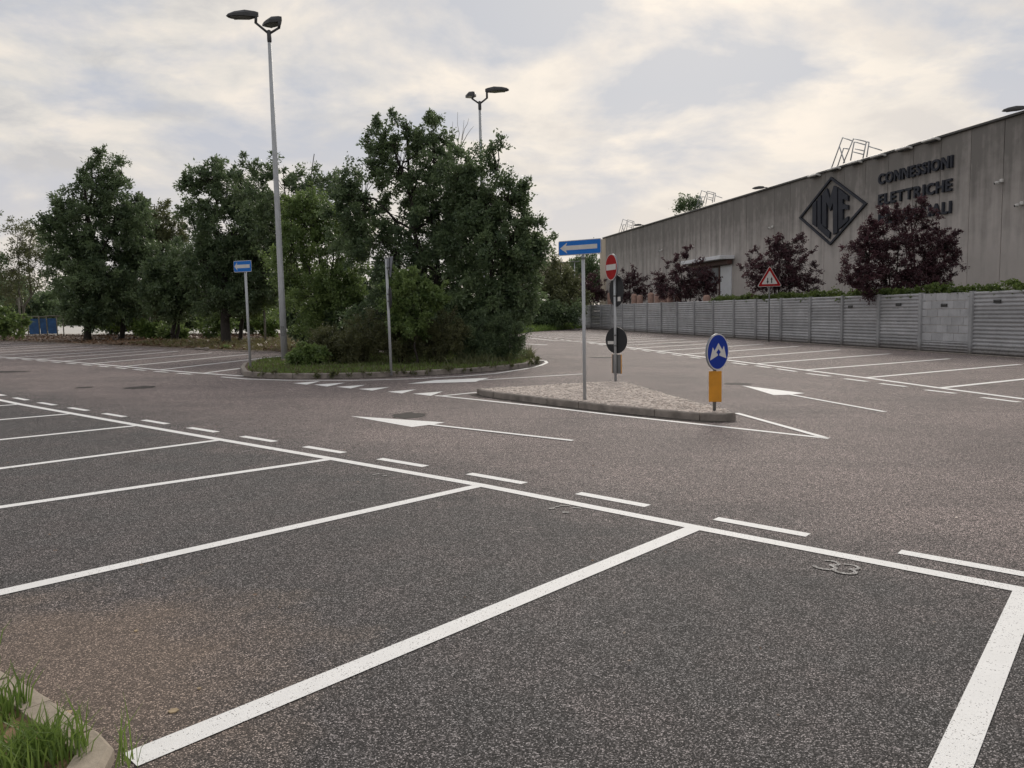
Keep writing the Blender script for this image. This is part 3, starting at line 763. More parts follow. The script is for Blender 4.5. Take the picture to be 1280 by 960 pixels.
def blades(name, poly, n, h, wd, mat, seed, up=0.0, lean=0.35, parent=None, patchy=0.0):
    r = np.random.RandomState(seed); xs = [p[0] for p in poly]; ys = [p[1] for p in poly]
    X = r.uniform(min(xs), max(xs), n * 3); Y = r.uniform(min(ys), max(ys), n * 3); k = inpoly(X, Y, poly)
    if patchy: k &= (np.sin(X * 2.1 + 1) * np.cos(Y * 1.7) + np.sin(X * 5.3) * 0.5 + r.normal(0, .4, X.size)) > patchy
    X, Y = X[k][:n], Y[k][:n]; n = len(X)
    a = r.uniform(0, 2 * math.pi, n); H = h * r.uniform(0.45, 1.35, n) * (0.75 + 0.35 * np.sin(X * 3) * np.cos(Y * 2.3)); ln = H * r.uniform(0, lean * 2, n)
    la = r.uniform(0, 2 * math.pi, n); z = SX * X + SY * Y + up
    P = np.stack([X, Y, z], -1); w_ = np.stack([np.cos(a), np.sin(a), 0 * a], -1) * wd / 2; ld = np.stack([np.cos(la), np.sin(la), 0 * a], -1)
    mid = P + ld * (ln * 0.3)[:, None] + np.array([0, 0, 1]) * (H * 0.6)[:, None]; tip = P + ld * ln[:, None] + np.array([0, 0, 1]) * H[:, None]
    V = np.stack([P - w_, P + w_, mid + w_ * .8, mid - w_ * .8, tip + w_ * .1, tip - w_ * .1], 1).reshape(-1, 3)
    f = np.array([(0, 1, 2, 3), (3, 2, 4, 5)]); F = (f[None] + (np.arange(n) * 6)[:, None, None]).reshape(-1, 4)
    tone = np.repeat(r.uniform(0, 1, n), 2); cl = np.repeat(np.clip(0.5 + .4 * np.sin(X * 2) * np.cos(Y * 2.7), 0, 1), 2)
    return place(name, np_mesh(name, V, F, mat, attrs={'tone': tone, 'clump': cl}), parent)
def litter(name, poly, n, size, mat, seed, up):
    r = np.random.RandomState(seed); xs = [p[0] for p in poly]; ys = [p[1] for p in poly]
    X = r.uniform(min(xs), max(xs), n * 3); Y = r.uniform(min(ys), max(ys), n * 3); k = inpoly(X, Y, poly); X, Y = X[k][:n], Y[k][:n]; n = len(X)
    P = np.stack([X, Y, SX * X + SY * Y + up + r.uniform(0, size * .4, n)], -1)
    a = r.normal(size=(n, 3)); a[:, 2] *= .3; a /= np.linalg.norm(a, axis=1, keepdims=True); b = np.cross(a, [0, 0, 1.0]) + r.normal(size=(n, 3)) * .25
    L = (size * r.uniform(.5, 1.3, n))[:, None]
    V = np.stack([P, P + a * L * .5 + b * L * .3, P + a * L, P + a * L * .5 - b * L * .3], 1).reshape(-1, 3)
    return place(name, np_mesh(name, V, np.arange(n * 4).reshape(-1, 4), mat, attrs={'tone': r.uniform(0, 1, n), 'clump': r.uniform(0, 1, n)}))

# ------------------------------------------------------------------ signs
def face_m(c, a, d=0.0):
    """plate matrix: X right, Y up, Z towards the reader; a = turn to the left in degrees"""
    n = Vector((-math.sin(R(a)), -math.cos(R(a)), 0)); r = (-n).cross(Vector((0, 0, 1)))
    mm = Matrix((r, Vector((0, 0, 1)), n)).transposed().to_4x4(); mm.translation = Vector(c) + n * d
    return mm
def plate(root, name, poly, c, a, mat, d=0.03, th=0.004, parent=None):
    return MB().prism(poly, th, face_m(c, a, d)).build(name, mat, parent or root)
def post(root, h, r=0.03, mat=M_GALV, lean=(0, 0)):
    o = MB().tube([(0, 0, -0.1), (lean[0], lean[1], h)], r, 10).build('post', mat, root)
    MB().lathe([(r * 1.25, h), (r * 1.25, h + 0.02), (r * .6, h + 0.035)], 10, (lean[0], lean[1], 0)).build('post_cap', M_GALVD, root); return o
def clamps(root, zs, r=0.03):
    for z in zs: MB().lathe([(r + .004, z - .02), (r + .012, z - .018), (r + .012, z + .018), (r + .004, z + .02)], 10).build('clamp', M_GALVD, root)
def arrow_plate(root, c, a, wd, ht):
    b = plate(root, 'sign_plate', rrect(wd, ht, ht * .1), c, a, M_SBACK, 0.035, 0.012)
    plate(root, 'border', rrect(wd * .995, ht * .985, ht * .1), c, a, M_WHITE, 0.0475, 0.002, b)
    plate(root, 'blue_field', rrect(wd * .972, ht * .91, ht * .08), c, a, M_BLUE, 0.050, 0.002, b)
    ar = [(-.455 * wd, 0), (-.29 * wd, .37 * ht), (-.315 * wd, .15 * ht), (.41 * wd, .15 * ht), (.41 * wd, -.15 * ht), (-.315 * wd, -.15 * ht), (-.29 * wd, -.37 * ht)]
    plate(root, 'arrow', ar, c, a, M_WHITE, 0.0525, 0.002, b)

B = at(731, 500, SH); h = hgt(B, 300)
s = empty('one_way_sign', B, 'tall blue rectangular sign with a white arrow on the pebbled traffic island', 'road sign', 'one way arrow signs')
post(s, h - 0.27, 0.034); clamps(s, [h - 0.35]); arrow_plate(s, (-0.045, 0, h - 0.14), 33, 0.93, 0.285)
B = at(313, 459.5, 0.15); h = hgt(B, 325)
s = empty('one_way_sign', B, 'small blue sign with a white arrow beside the tall lamp post on the planted island', 'road sign', 'one way arrow signs')
post(s, h - 0.05, 0.04); clamps(s, [h - .1]); arrow_plate(s, (-0.05, 0, h - 0.20), 20, 0.68, 0.36)

def round_front(root, c, a, r, mat):
    b = plate(root, 'sign_plate', disc(r), c, a, M_SBACK, 0.035, 0.03)
    plate(root, 'border', disc(r * .985), c, a, M_WHITE, 0.0655, 0.002, b)
    plate(root, 'field', disc(r * .93), c, a, mat, 0.068, 0.002, b); return b
def round_back(root, c, a, r):
    b = plate(root, 'sign_back', disc(r), c, a, M_BLACK, 0.035, 0.02)
    n = Vector((math.sin(R(a)), math.cos(R(a)), 0)); return b
# no entry post with the backs of two round signs
B = at(769.5, 475.5, SH); 
s = empty('no_entry_sign', B, 'red no entry disc on a grey post with two black round sign backs below', 'road sign')
zt = hgt(B, 334); post(s, hgt(B, 322), 0.034)
clamps(s, [zt - .12, zt + .12])
b = round_front(s, (-0.03, 0, zt), 71, 0.335, M_RED)
plate(s, 'white_bar', rrect(.335 * 1.62, .335 * .42, .01), (-0.03, 0, zt), 71, M_WHITE, 0.0705, 0.002, b)
z2 = hgt(B, 363.5); bk = round_back(s, (0.0, 0, z2), 180 + 72, 0.40); 
def sticker(c, a, x, z, w_, h_, par):
    # small label on the back of a plate (the side the camera sees)
    n = Vector((-math.sin(R(a)), -math.cos(R(a)), 0)); r = (-n).cross(Vector((0, 0, 1)))
    mm = Matrix((-r, Vector((0, 0, 1)), -n)).transposed().to_4x4(); mm.translation = Vector(c) + n * 0.0335 + Vector((0, 0, z)) - r * x
    return MB().prism(rrect(w_, h_, 0.004), 0.003, mm).build('sticker', M_WHITE, par)
sticker((0, 0, z2), 252, 0.17, -0.21, 0.16, 0.11, bk)
z3 = hgt(B, 425.5); bk = round_back(s, (0.0, 0, z3), 180 + 45, 0.335); sticker((0, 0, z3), 225, -0.17, -0.06, 0.19, 0.08, bk)
clamps(s, [z3 - .13, z3 + .13, z2 - .13])
z4 = (hgt(B, 443) + hgt(B, 467)) / 2; hh4 = hgt(B, 443) - hgt(B, 467)
pl = plate(s, 'amber_panel', rrect(.32, hh4, .01), (0, 0, z4), 180 + 50, M_YEL, 0.04, 0.02)
plate(s, 'panel_back', rrect(.29, hh4, .01), (0, 0, z4), 180 + 50, M_GALVD, 0.034, 0.005, pl)

# blue pass-either-side sign with amber panel
B = at(893, 514, SH); s = empty('pass_either_side_sign', B, 'round blue sign with white arrows above an amber panel on the traffic island tip', 'road sign')
zt = (hgt(B, 417) + hgt(B, 462.5)) / 2; r = (hgt(B, 417) - hgt(B, 462.5)) / 2
post(s, zt + .05, 0.03, M_GALVD)
b = round_front(s, (0, 0, zt), -40, r, M_BLUED)
sym = [(265, 208), (300, 272), (314, 236), (338, 350), (265, 316), (190, 357), (214, 242), (230, 275)]
sy = [((x - 262) / 98 * r, -(y - 287) / 162 * r) for x, y in sym]
plate(s, 'arrow_symbol', sy, (0, 0, zt), -40, M_WHITE, 0.0705, 0.002, b)
plate(s, 'symbol_gap', [((x - 262) / 98 * r, -(y - 287) / 162 * r) for x, y in [(265, 262), (285, 290), (272, 305), (272, 318), (258, 318), (258, 305), (245, 290)]], (0, 0, zt), -40, M_BLUED, 0.073, 0.002, b)
hp = hgt(B, 463.5) - hgt(B, 502); zp = (hgt(B, 463.5) + hgt(B, 502)) / 2
pn = MB().box((0, 0, 0), (0.215, 0.035, hp), bev=0.008).build('amber_panel', M_YEL, s, (0, -0.045, zp), R(-14))
MB().box((0, 0, 0), (0.04, 0.03, hp * .9)).build('panel_bracket', M_GALVD, pn, (0, 0.032, 0))

# give way sign seen edge on
B = at(489, 465, 0.15); s = empty('give_way_sign', B, 'grey post with an edge-on triangle and small disc at the kerb of the planted island', 'road sign')
post(s, hgt(B, 323), 0.038, lean=(-0.03, 0))
zt = (hgt(B, 321.5) + hgt(B, 348)) / 2; rt = (hgt(B, 321.5) - hgt(B, 348)) / 1.5
b = plate(s, 'triangle_back', rtri(rt, .03, False), (0.03, 0, zt + rt * .25), 180 + 67, M_SBACK, 0.035, 0.02)
plate(s, 'channel', rrect(.05, rt * 1.1, .005), (0.03, 0, zt + rt * .25), 180 + 67, M_BLACK, 0.028, 0.006, b)
zd = (hgt(B, 360) + hgt(B, 384)) / 2; b = plate(s, 'disc_back', disc(.30), (0.0, 0, zd), 180 + 74, M_BLACK, 0.04, 0.02); clamps(s, [zd - .1, zd + .1, zt], 0.038)

# triangular two-way traffic warning by the fence
B = at(961, 427); s = empty('warning_triangle_sign', B, 'red and white triangular two-way traffic sign on a thin pole against the fence', 'road sign')
post(s, hgt(B, 340), 0.045, M_GALVD)
zb, zt = hgt(B, 358), hgt(B, 334); rr_ = (zt - zb) / 1.5 * 1.06; zc = zb + rr_ * .5
b = plate(s, 'sign_plate', rtri(rr_ * 1.02, .06), (0, 0, zc), 8, M_WHITE, 0.05, 0.02)
plate(s, 'red_border', rtri(rr_ * .97, .055), (0, 0, zc), 8, M_RED, 0.0705, 0.002, b)
plate(s, 'white_field', rtri(rr_ * .66, .03), (0, 0, zc), 8, M_WHITE, 0.073, 0.002, b)
k = rr_
def arr(cx, up):
    sgn = 1 if up else -1; o = [(cx - .035 * k, -.20 * k * sgn), (cx + .035 * k, -.20 * k * sgn), (cx + .035 * k, .06 * k * sgn), (cx + .085 * k, .06 * k * sgn), (cx, .26 * k * sgn), (cx - .085 * k, .06 * k * sgn), (cx - .035 * k, .06 * k * sgn)]
    return [(x, y - .06 * k) for x, y in o]
plate(s, 'down_arrow', arr(-.14 * k, False), (0, 0, zc), 8, M_INK, 0.0755, 0.002, b); plate(s, 'up_arrow', arr(.14 * k, True), (0, 0, zc), 8, M_INK, 0.0755, 0.002, b)

# ------------------------------------------------------------------ lamp posts
def lamp_head(root, p, d, L=1.15, wd=0.46, tilt=0.0):
    d = Vector(d).normalized(); y = Vector((0, 0, 1)).cross(d).normalized(); d = (d + Vector((0, 0, tilt))).normalized(); z = d.cross(y)
    mm = Matrix((d, y, z)).transposed().to_4x4(); mm.translation = Vector(p)
    mb = MB(); secs = [(0.0, .10, .07, -.07), (.10, .34, .10, -.09), (.38, 1.0, .13, -.085), (.72, .92, .10, -.07), (.93, .62, .05, -.05), (1.0, .35, .0, -.035)]
    rings = []
    for x, w_, t, bt in secs:
        hw = wd * w_ / 2
        rings.append([mb.bm.verts.new(mm @ Vector((x * L, a * hw, b))) for a, b in ((-1, bt), (-1, (t + bt) / 2), (-.6, t), (.6, t), (1, (t + bt) / 2), (1, bt))])
    for A, Bq in zip(rings, rings[1:]):
        for j in range(6): mb.bm.faces.new((A[j], A[(j + 1) % 6], Bq[(j + 1) % 6], Bq[j]))
    mb.bm.faces.new(list(reversed(rings[0]))); mb.bm.faces.new(rings[-1]); bmesh.ops.recalc_face_normals(mb.bm, faces=mb.bm.faces[:])
    hd = mb.build('lamp_head', M_LAMPB, root)
    MB().box((.55 * L, 0, -.088), (.62 * L, wd * .72, .02)).mesh('x', None)
    g = MB(); g.box((.55 * L, 0, -.082), (.56 * L, wd * .70, .014), bev=.004); bmesh.ops.transform(g.bm, matrix=mm, verts=g.bm.verts[:]); g.build('lamp_glass', M_LAMPG, hd)
def lamp_post(B, node_py, arms, label, r0=0.122, r1=0.06):
    s = empty('street_lamp', B, label, 'street lamp', 'double-headed street lamps of the car park'); Y = B.y; hn = hgt(B, node_py)
    MB().tube([(0, 0, -.2), (0, 0, hn * .25), (0, 0, hn * .6), (0, 0, hn)], [r0, r0 * .86, (r0 + r1) / 2, r1], 14).build('pole', M_GALV, s)
    MB().lathe([(r0 * 1.25, -0.05), (r0 * 1.25, .05), (r0 * 1.05, .09)], 14).build('base_collar', M_MORT, s)
    MB().lathe([(r1 * 1.05, hn - .35), (r1 * 1.3, hn - .3), (r1 * 1.3, hn + .05), (r1 * .6, hn + .08)], 12).build('top_collar', M_LAMPB, s)
    MB().box((0, -r0 * .93, 1.1), (.12, .03, .36), bev=.006).build('access_door', M_GALVD, s)
    for (ex, ez), (tx, tz), d, tl in arms:
        MB().tube([(0, 0, hn - .05), (ex, 0, hn + ez)], .042, 8).build('arm', M_LAMPB, s)
        MB().tube([(ex, 0, hn + ez - .02), (tx, 0, hn + tz)], [.05, .055], 8).build('arm', M_LAMPB, s)
        lamp_head(s, Vector((tx, 0, hn + tz)) - Vector(d).normalized() * .08, d, tilt=tl)
    return s
B = at(356, 451.5, 0.15); k = B.y / FPX
lamp_post(B, 40.5, [((-15.5 * k, 11.5 * k), (-14.5 * k, 21 * k), (-1, .12, 0), .02), ((12 * k, 5 * k), (14 * k, 15 * k), (-.72, .69, 0), .05)], 'tall galvanised lamp post with two dark heads at the left end of the planted island')
Bx = dep(606.8, 430, 38.3); B = G(Bx.x, 38.3, .13); k = 38.3 / FPX
lamp_post(B, 128.5, [((-9 * k, 5 * k), (-7 * k, 11 * k), (-.32, .95, 0), .1), ((9 * k, 5.5 * k), (9 * k, 14.5 * k), (1, -.08, 0), 0)], 'thin lamp post rising behind the large trees of the planted island', 0.13, .06)

# ------------------------------------------------------------------ fence of precast slabs
def col_t(px, O, D, py=425):
    r_ = ray(px, py); A = np.array([[D.x, -r_.x], [D.y, -r_.y]]); b_ = np.array([-O.x, -O.y]); return float(np.linalg.solve(A, b_)[0])
fpx = [722, 730.5, 739.5, 751.5, 764, 778.7, 793.7, 809.5, 827.5, 847, 868.4, 892, 918, 945.3, 976.9, 1013.3, 1053.5, 1099, 1151, 1214.5, 1296]
ft = [col_t(p, FA, FDIR) for p in fpx]; ft += [ft[-1] - 3.5 * k for k in (1, 2, 3, 4)]
tA, tB = col_t(1214.5, FA, FDIR), col_t(722, FA, FDIR)
hA, hB = hgt(fpt(tA), 364.5), hgt(fpt(tB), 382)
def fh(t): return hA + (hB - hA) * (t - tA) / (tB - tA)
fyaw = math.atan2(-FDIR.y, -FDIR.x)             # local X runs towards the camera
fence = empty('concrete_fence', fpt(ft[-1]), 'long grey precast concrete slab fence along the right-hand bays', 'fence')
FO = Vector(fence.location)
def ribbed():
    v, f = [], []; prof = []
    for k in range(4):
        z0 = k / 4
        prof += [(0.020, z0 + .000 + (0.012 if k == 0 else 0)), (0.020, z0 + .050), (-.030, z0 + .095), (-.038, z0 + .15), (-.030, z0 + .195)]
    prof += [(0.012, .99)]
    pts = prof + [(.05, .99), (.05, .012)]
    for x in (0, 1):
        for y, z in pts: v.append((x, y, z))
    n = len(pts)
    for i in range(n): f.append((i, (i + 1) % n, n + (i + 1) % n, n + i))
    f.append(tuple(range(n - 1, -1, -1))); f.append(tuple(range(n, 2 * n)))
    me = bpy.data.meshes.new('slab'); me.from_pydata(v, [], f); me.materials.append(M_FEN); me.update(); return me
SLAB = ribbed()
bm = bmesh.new(); bmesh.ops.create_cube(bm, size=1); bmesh.ops.bevel(bm, geom=bm.edges[:], offset=.06, segments=1, affect='EDGES')
POSTM = bpy.data.meshes.new('post'); bm.to_mesh(POSTM); bm.free(); POSTM.materials.append(M_POST)
bm = bmesh.new(); bmesh.ops.create_cube(bm, size=1); bmesh.ops.bevel(bm, geom=bm.edges[:], offset=.025, segments=1, affect='EDGES')
BLK = bpy.data.meshes.new('block'); bm.to_mesh(BLK); bm.free(); BLK.materials.append(M_BLOCK)
XL = Vector((math.cos(fyaw), math.sin(fyaw), 0)); rs = random.Random(11)
for i, t in enumerate(ft):
    P = fpt(t); h = fh(t); w_ = 0.2
    o = place('post', POSTM, fence, P - FO + Vector((0, 0, h / 2 - .05)), fyaw); o.scale = (w_, .26, h + .16)
    if i == len(ft) - 1: continue
    A_, B_ = fpt(ft[i]), fpt(ft[i + 1]); L = (B_ - A_).length - w_ * .9; org = A_ + XL * w_ * .45; hm = (fh(ft[i]) + fh(ft[i + 1])) / 2
    if abs(fpx[i] - 1151) < 1 if i < len(fpx) else False:
        hb = hm * .19; o = place('slab', SLAB, fence, org - FO - FN * .0, fyaw); o.scale = (L, 1, hb)
        rh = (hm - hb) / 6; bw = L / 4.35
        for r_ in range(6):
            x = -bw * (0.52 if r_ % 2 else 0.02) - bw * .1 * (r_ % 3)
            while x < L:
                x0, x1 = max(x, 0), min(x + bw, L)
                if x1 - x0 > .05:
                    gap = .018; c = org + XL * ((x0 + x1) / 2) + Vector((0, 0, hb + rh * (r_ + .5)))
                    o = place('block', BLK, fence, c - FO - FN * rs.uniform(-.005, .004), fyaw); o.scale = (x1 - x0 - gap, .07, rh - (.040 if r_ % 2 else .022))
                x += bw
    else:
        for s_ in range(4):
            o = place('slab', SLAB, fence, org - FO + Vector((0, 0, hm * s_ / 4)) - FN * rs.uniform(-.008, .008), fyaw); o.scale = (L, 1, hm / 4)
for (px, py) in [(1062, 383.5), (1122, 380.7), (1179, 381.6), (1245.5, 376.5)]:
    t = col_t(px, FA + FN * .1, FDIR, py); P = fpt(t) + FN * .055; r_ = ray(px, py); z = CAMH + r_.z * (P.y / r_.y)
    o = MB().box((0, 0, 0), (.42, .03, .14), bev=.006).build('small_black_plate', M_INK, fence, Vector((P.x, P.y, z)) - FO, fyaw)
    MB().box((0.0, -.017, .03), (.30, .004, .022)).build('plate_print', M_GALVD, o)

# ------------------------------------------------------------------ factory
WO = dep(1280, 137, 42.0); WO.z = 0
WD = Vector((-0.2185, 1, 0)).normalized(); WX = -WD; WN = WX.cross(Vector((0, 0, 1)))
def wuv(px, py, off=0.0):
    """(u, z) on the wall plane pushed back by off"""
    d = ray(px, py); O = WO - WN * off; t = (O - Vector((0, 0, CAMH))).dot(WN) / d.dot(WN); P = Vector((0, 0, CAMH)) + d * t
    return (P - O).dot(WX), P.z
ROOFZ = (wuv(1280, 138.5)[1] + wuv(756, 298)[1]) / 2
wyaw = math.atan2(WX.y, WX.x)
GZ = -1.2
fac = empty('factory_building', (WO.x, WO.y, GZ), 'large grey concrete factory with streaked panel walls behind the fence', 'factory')
def wl(u, z, off=0.0): return Vector((u, off, z))             # local: x along wall, y into the building
FACM = fac; fac.rotation_euler = (0, 0, wyaw)
HZ = ROOFZ - GZ
uj = [wuv(p, y)[0] for p, y in ((980, 280), (1080.5, 215), (1142, 190), (1177, 180), (1214, 170), (1256, 160))]
print('joints', [round(x, 2) for x in uj], 'roof', ROOFZ)
ul, ur = wuv(757, 300)[0], 26.0
pitch = (uj[5] - uj[2]) / 3
me = MB().box((0, 0.1, HZ / 2), (pitch - .03, .2, HZ), bev=.012).mesh('wall_panel', M_WALL)
u = uj[5]
us = []
while u > ul + pitch * .4: us.append(u); u -= pitch
us = sorted(us); u = us[-1] + pitch
while u < ur: us.append(u); u += pitch
rs = random.Random(7)
for a in us: 
    o = place('wall_panel', me, fac, (a - pitch / 2 + .0, rs.uniform(0, .012), 0))
MB().box(((us[0] - pitch + ul) / 2 - .5, 0.06, HZ / 2 - .05), (abs(us[0] - pitch - ul) + 1.1, .2, HZ - .1), bev=.01).build('end_panel', M_PALE, fac)['label'] = 'paler narrow panel at the far corner'
uc, ulen = (ul + us[-1]) / 2 - .5, us[-1] - ul + 1.0
MB().box((uc, 0.06, HZ + .02), (ulen, .42, .15), bev=.02).build('roof_coping', M_COPE, fac)
MB().box((uc, 20.2, HZ - .4), (ulen - .2, 39.8, .2)).build('roof', M_ROOF, fac)
MB().box((uc - ulen / 2 + .15, 20.3, HZ / 2 - .3), (.25, 40, HZ - .6)).build('end_wall', M_WALL, fac)
MB().box((uc + ulen / 2 - .15, 20.3, HZ / 2 - .3), (.25, 40, HZ - .6)).build('end_wall', M_WALL, fac)
MB().box((uc, 0.35, HZ / 2 - .3), (ulen - .6, .2, HZ - .7)).build('inner_wall', M_WALL, fac)
# joints' pale sealant, small hooded wall lights under the coping
for px, py in [(1022, 218), (1047, 209.5), (1073, 201.5), (1102.5, 193.2), (1134.7, 184), (1169, 173.3)]:
    a, z = wuv(px, py)
    o = MB().box((0, 0, 0), (1.15, .42, .13), bev=.02, rot=Matrix.Rotation(R(-12), 3, 'X')).build('wall_light', M_WHITE, fac, (a, -.30, z - GZ - .12))
    MB().box((0, 0, 0), (.9, .2, .06)).build('light_housing', M_BLACK, o, (0, .03, -.08))
# canopy, window and white door
a0, z0 = wuv(870, 331, -.0); a1, z1 = wuv(917, 323, 0)
zc = (z0 + z1) / 2 - GZ
MB().box(((a0 + a1) / 2 - .3, -.75, zc + .16), (a1 - a0 + 1.0, 1.5, .34), bev=.02, rot=None).build('canopy', M_DWHITE, fac)
MB().box(((a0 + a1) / 2 - .3, -.40, zc - .25), (a1 - a0 + .6, .5, .42)).build('canopy_beam', M_BROWN, fac)
d0, _ = wuv(901.5, 350); d1, _ = wuv(915, 350)
dr = MB().box(((d0 + d1) / 2, -.05, (zc - .5) / 2), (d1 - d0, .1, zc - .5), bev=.01).build('door', M_DWHITE, fac)
MB().box((d0 + .25, -.13, 1.1), (.06, .06, .3)).build('handle', M_GALVD, dr)
wf = MB().box(((a0 + d0) / 2, -.06, zc - 1.35), (d0 - a0 - .1, .1, 1.7)).build('window', M_BROWN, fac)
for k in range(3):
    ww = (d0 - a0 - .5) / 3; MB().box((a0 + .2 + ww * (k + .5), -.115, zc - 1.35), (ww - .12, .02, 1.45)).build('pane', M_GLASS, wf)
MB().box((d0 - .08, -.08, zc / 2 - .25), (.16, .2, zc - .5)).build('door_frame', M_BROWN, fac)

# logo: a diamond frame with ILME inside
def wall_thing(name, label, cat, px, py):
    a, z = wuv(px, py); r_ = empty(name, WO + WX * a + Vector((0, 0, z)), label, cat); r_.rotation_euler = (0, 0, wyaw); return r_, a, z
lg, la, lz = wall_thing('logo_sign', 'dark diamond-shaped logo with the letters ILME on the factory wall', 'logo sign', 1041, 265)
def zpt(x, y): a, z = wuv(990 + x / 9.145, 210 + y / 9.145, 0); return (a - la, z - lz)
WM = Matrix(((1, 0, 0), (0, 0, -1), (0, 1, 0))).to_4x4()          # poly XY -> wall XZ, extrude to the front
def wpoly(polys, name, parent, off, th, mat=M_NAVY):
    mb = MB(); mm = WM.copy(); mm.translation = (0, off, 0)
    for p in polys: mb.prism(p, th, mm)
    return mb.build(name, mat, parent)
dia = [(460, 105), (870, 408), (455, 885), (95, 565)]; D = [zpt(*p) for p in dia]
cx = sum(p[0] for p in D) / 4; cz = sum(p[1] for p in D) / 4
# symmetrical diamond of the measured half sizes
hx = (D[1][0] - D[3][0]) / 2; hz_ = (D[0][1] - D[2][1]) / 2
O4 = [(cx, cz + hz_), (cx + hx, cz), (cx, cz - hz_), (cx - hx, cz)]; kk = .925
I4 = [(cx + (x - cx) * kk, cz + (z - cz) * kk) for x, z in O4]
for i in range(4):
    j = (i + 1) % 4; wpoly([[O4[i], O4[j], I4[j], I4[i]]], 'diamond_bar', lg, -.03, .13)
for P_ in ([[(255, 415), (300, 368), (300, 675), (255, 645)]],
           [[(314, 352), (352, 308), (352, 640), (455, 738), (445, 808), (314, 690)]],
           [[(368, 292), (418, 232), (455, 350), (500, 203), (540, 222), (540, 737), (492, 762), (492, 395), (458, 490), (414, 385), (414, 685), (368, 648)]],
           [[(554, 232), (662, 318), (662, 378), (602, 350), (602, 412), (662, 425), (662, 475), (602, 470), (602, 600), (662, 552), (662, 602), (554, 700)]]):
    wpoly([[zpt(*q) for q in P_[0]]], 'letter', lg, -.03, .15)

# channel letters of the firm's name
def glyph(ch):
    cu = bpy.data.curves.new('g', 'FONT'); cu.body = ch; cu.size = 1.0; cu.extrude = 0.5; cu.offset = 0.028; cu.resolution_u = 4
    o = bpy.data.objects.new('g', cu); COL.objects.link(o); bpy.context.view_layer.update()
    me = bpy.data.meshes.new_from_object(o.evaluated_get(bpy.context.evaluated_depsgraph_get())); bpy.data.objects.remove(o); me.name = 'letter'
    co_ = np.zeros(len(me.vertices) * 3, np.float32); me.vertices.foreach_get('co', co_); co_ = co_.reshape(-1, 3)
    mn, mx = co_.min(0), co_.max(0); wdt = mx[0] - mn[0]; co_ = (co_ - (mn + mx) / 2) / np.array([wdt, mx[1] - mn[1], 1.0]); me.vertices.foreach_set('co', co_.ravel())
    me.materials.clear(); me.materials.append(M_NAVY); me.update(); return me, wdt
GL = {}
for word, zt_, zb_, xr, lab in (('CONNESSIONI', 218, 231.5, 'top', 'CONNESSIONI'), ('ELETTRICHE', 243.5, 257, '', ''), ('INDUSTRIALI', 268, 281.5, '', '')):
    uL, zT = wuv(1100, zt_); _, zB = wuv(1100, zb_); uR, _ = wuv(1192, 220)
    wt = empty('wall_lettering', WO + WX * ((uL + uR) / 2) + Vector((0, 0, (zT + zB) / 2)), 'line of dark raised letters on the factory wall reading ' + word, 'lettering', 'lettering on the factory wall')
    wt.rotation_euler = (0, 0, wyaw)
    for ch in word:
        if ch not in GL: GL[ch] = glyph(ch)
    ws_ = [GL[c][1] for c in word]; gap = .13; sc = (uR - uL) / (sum(ws_) + gap * (len(word) - 1)); x = -(uR - uL) / 2
    for ch, w_ in zip(word, ws_):
        o = place('letter', GL[ch][0], wt, (x + w_ * sc / 2, -.09, 0)); o.rotation_euler = (R(90), 0, 0); o.scale = (w_ * sc, zT - zB, .13); x += (w_ + gap) * sc

# lamps on the roof edge, cameras on the wall
for px, py, lab in ((1259, 134.5, 'grey lamp head reaching over the roof edge nearest the right'), (948, 232.5, 'small grey lamp head on the roof edge above the wall middle'), (799, 281, 'tiny grey lamp head on the far end of the roof edge')):
    a, z = wuv(px, py); a += 1.1; P = WO + WX * a; r_ = empty('roof_lamp', (P.x, P.y, ROOFZ + .1), lab, 'roof lamp', 'lamps along the factory roof edge'); r_.rotation_euler = (0, 0, wyaw)
    MB().tube([(.5, .1, -.12), (.45, -.1, .02), (.2, -.35, .06)], .045, 8).build('bracket', M_GALVD, r_)
    lamp_head(r_, (.35, -.3, .06), (-.75, -.55, 0), 1.05, .42, .02)
for px, py, lab in ((1253, 226, 'white box camera high on the factory wall right of the lettering'), (1278.5, 254, 'white dome camera at the right edge on the factory wall'), (966.5, 283.5, 'small white camera left of the diamond logo'), (828, 312.5, 'tiny white camera far along the factory wall')):
    r_, a, z = wall_thing('security_camera', lab, 'camera', px, py); r_['group'] = 'cameras on the factory wall'
    MB().box((0, -.06, 0), (.2, .14, .2), bev=.03).build('mount', M_WHITE, r_)
    MB().lathe([(.04, -.20), (.10, -.16), (.12, -.08), (.10, -.02)], 12, (-.1, -.26, 0)).build('housing', M_WHITE, r_)
    MB().tube([(-.1, -.26, -.1), (-.2, -.36, -.13)], [.05, .06], 10).build('lens', M_BLACK, r_)

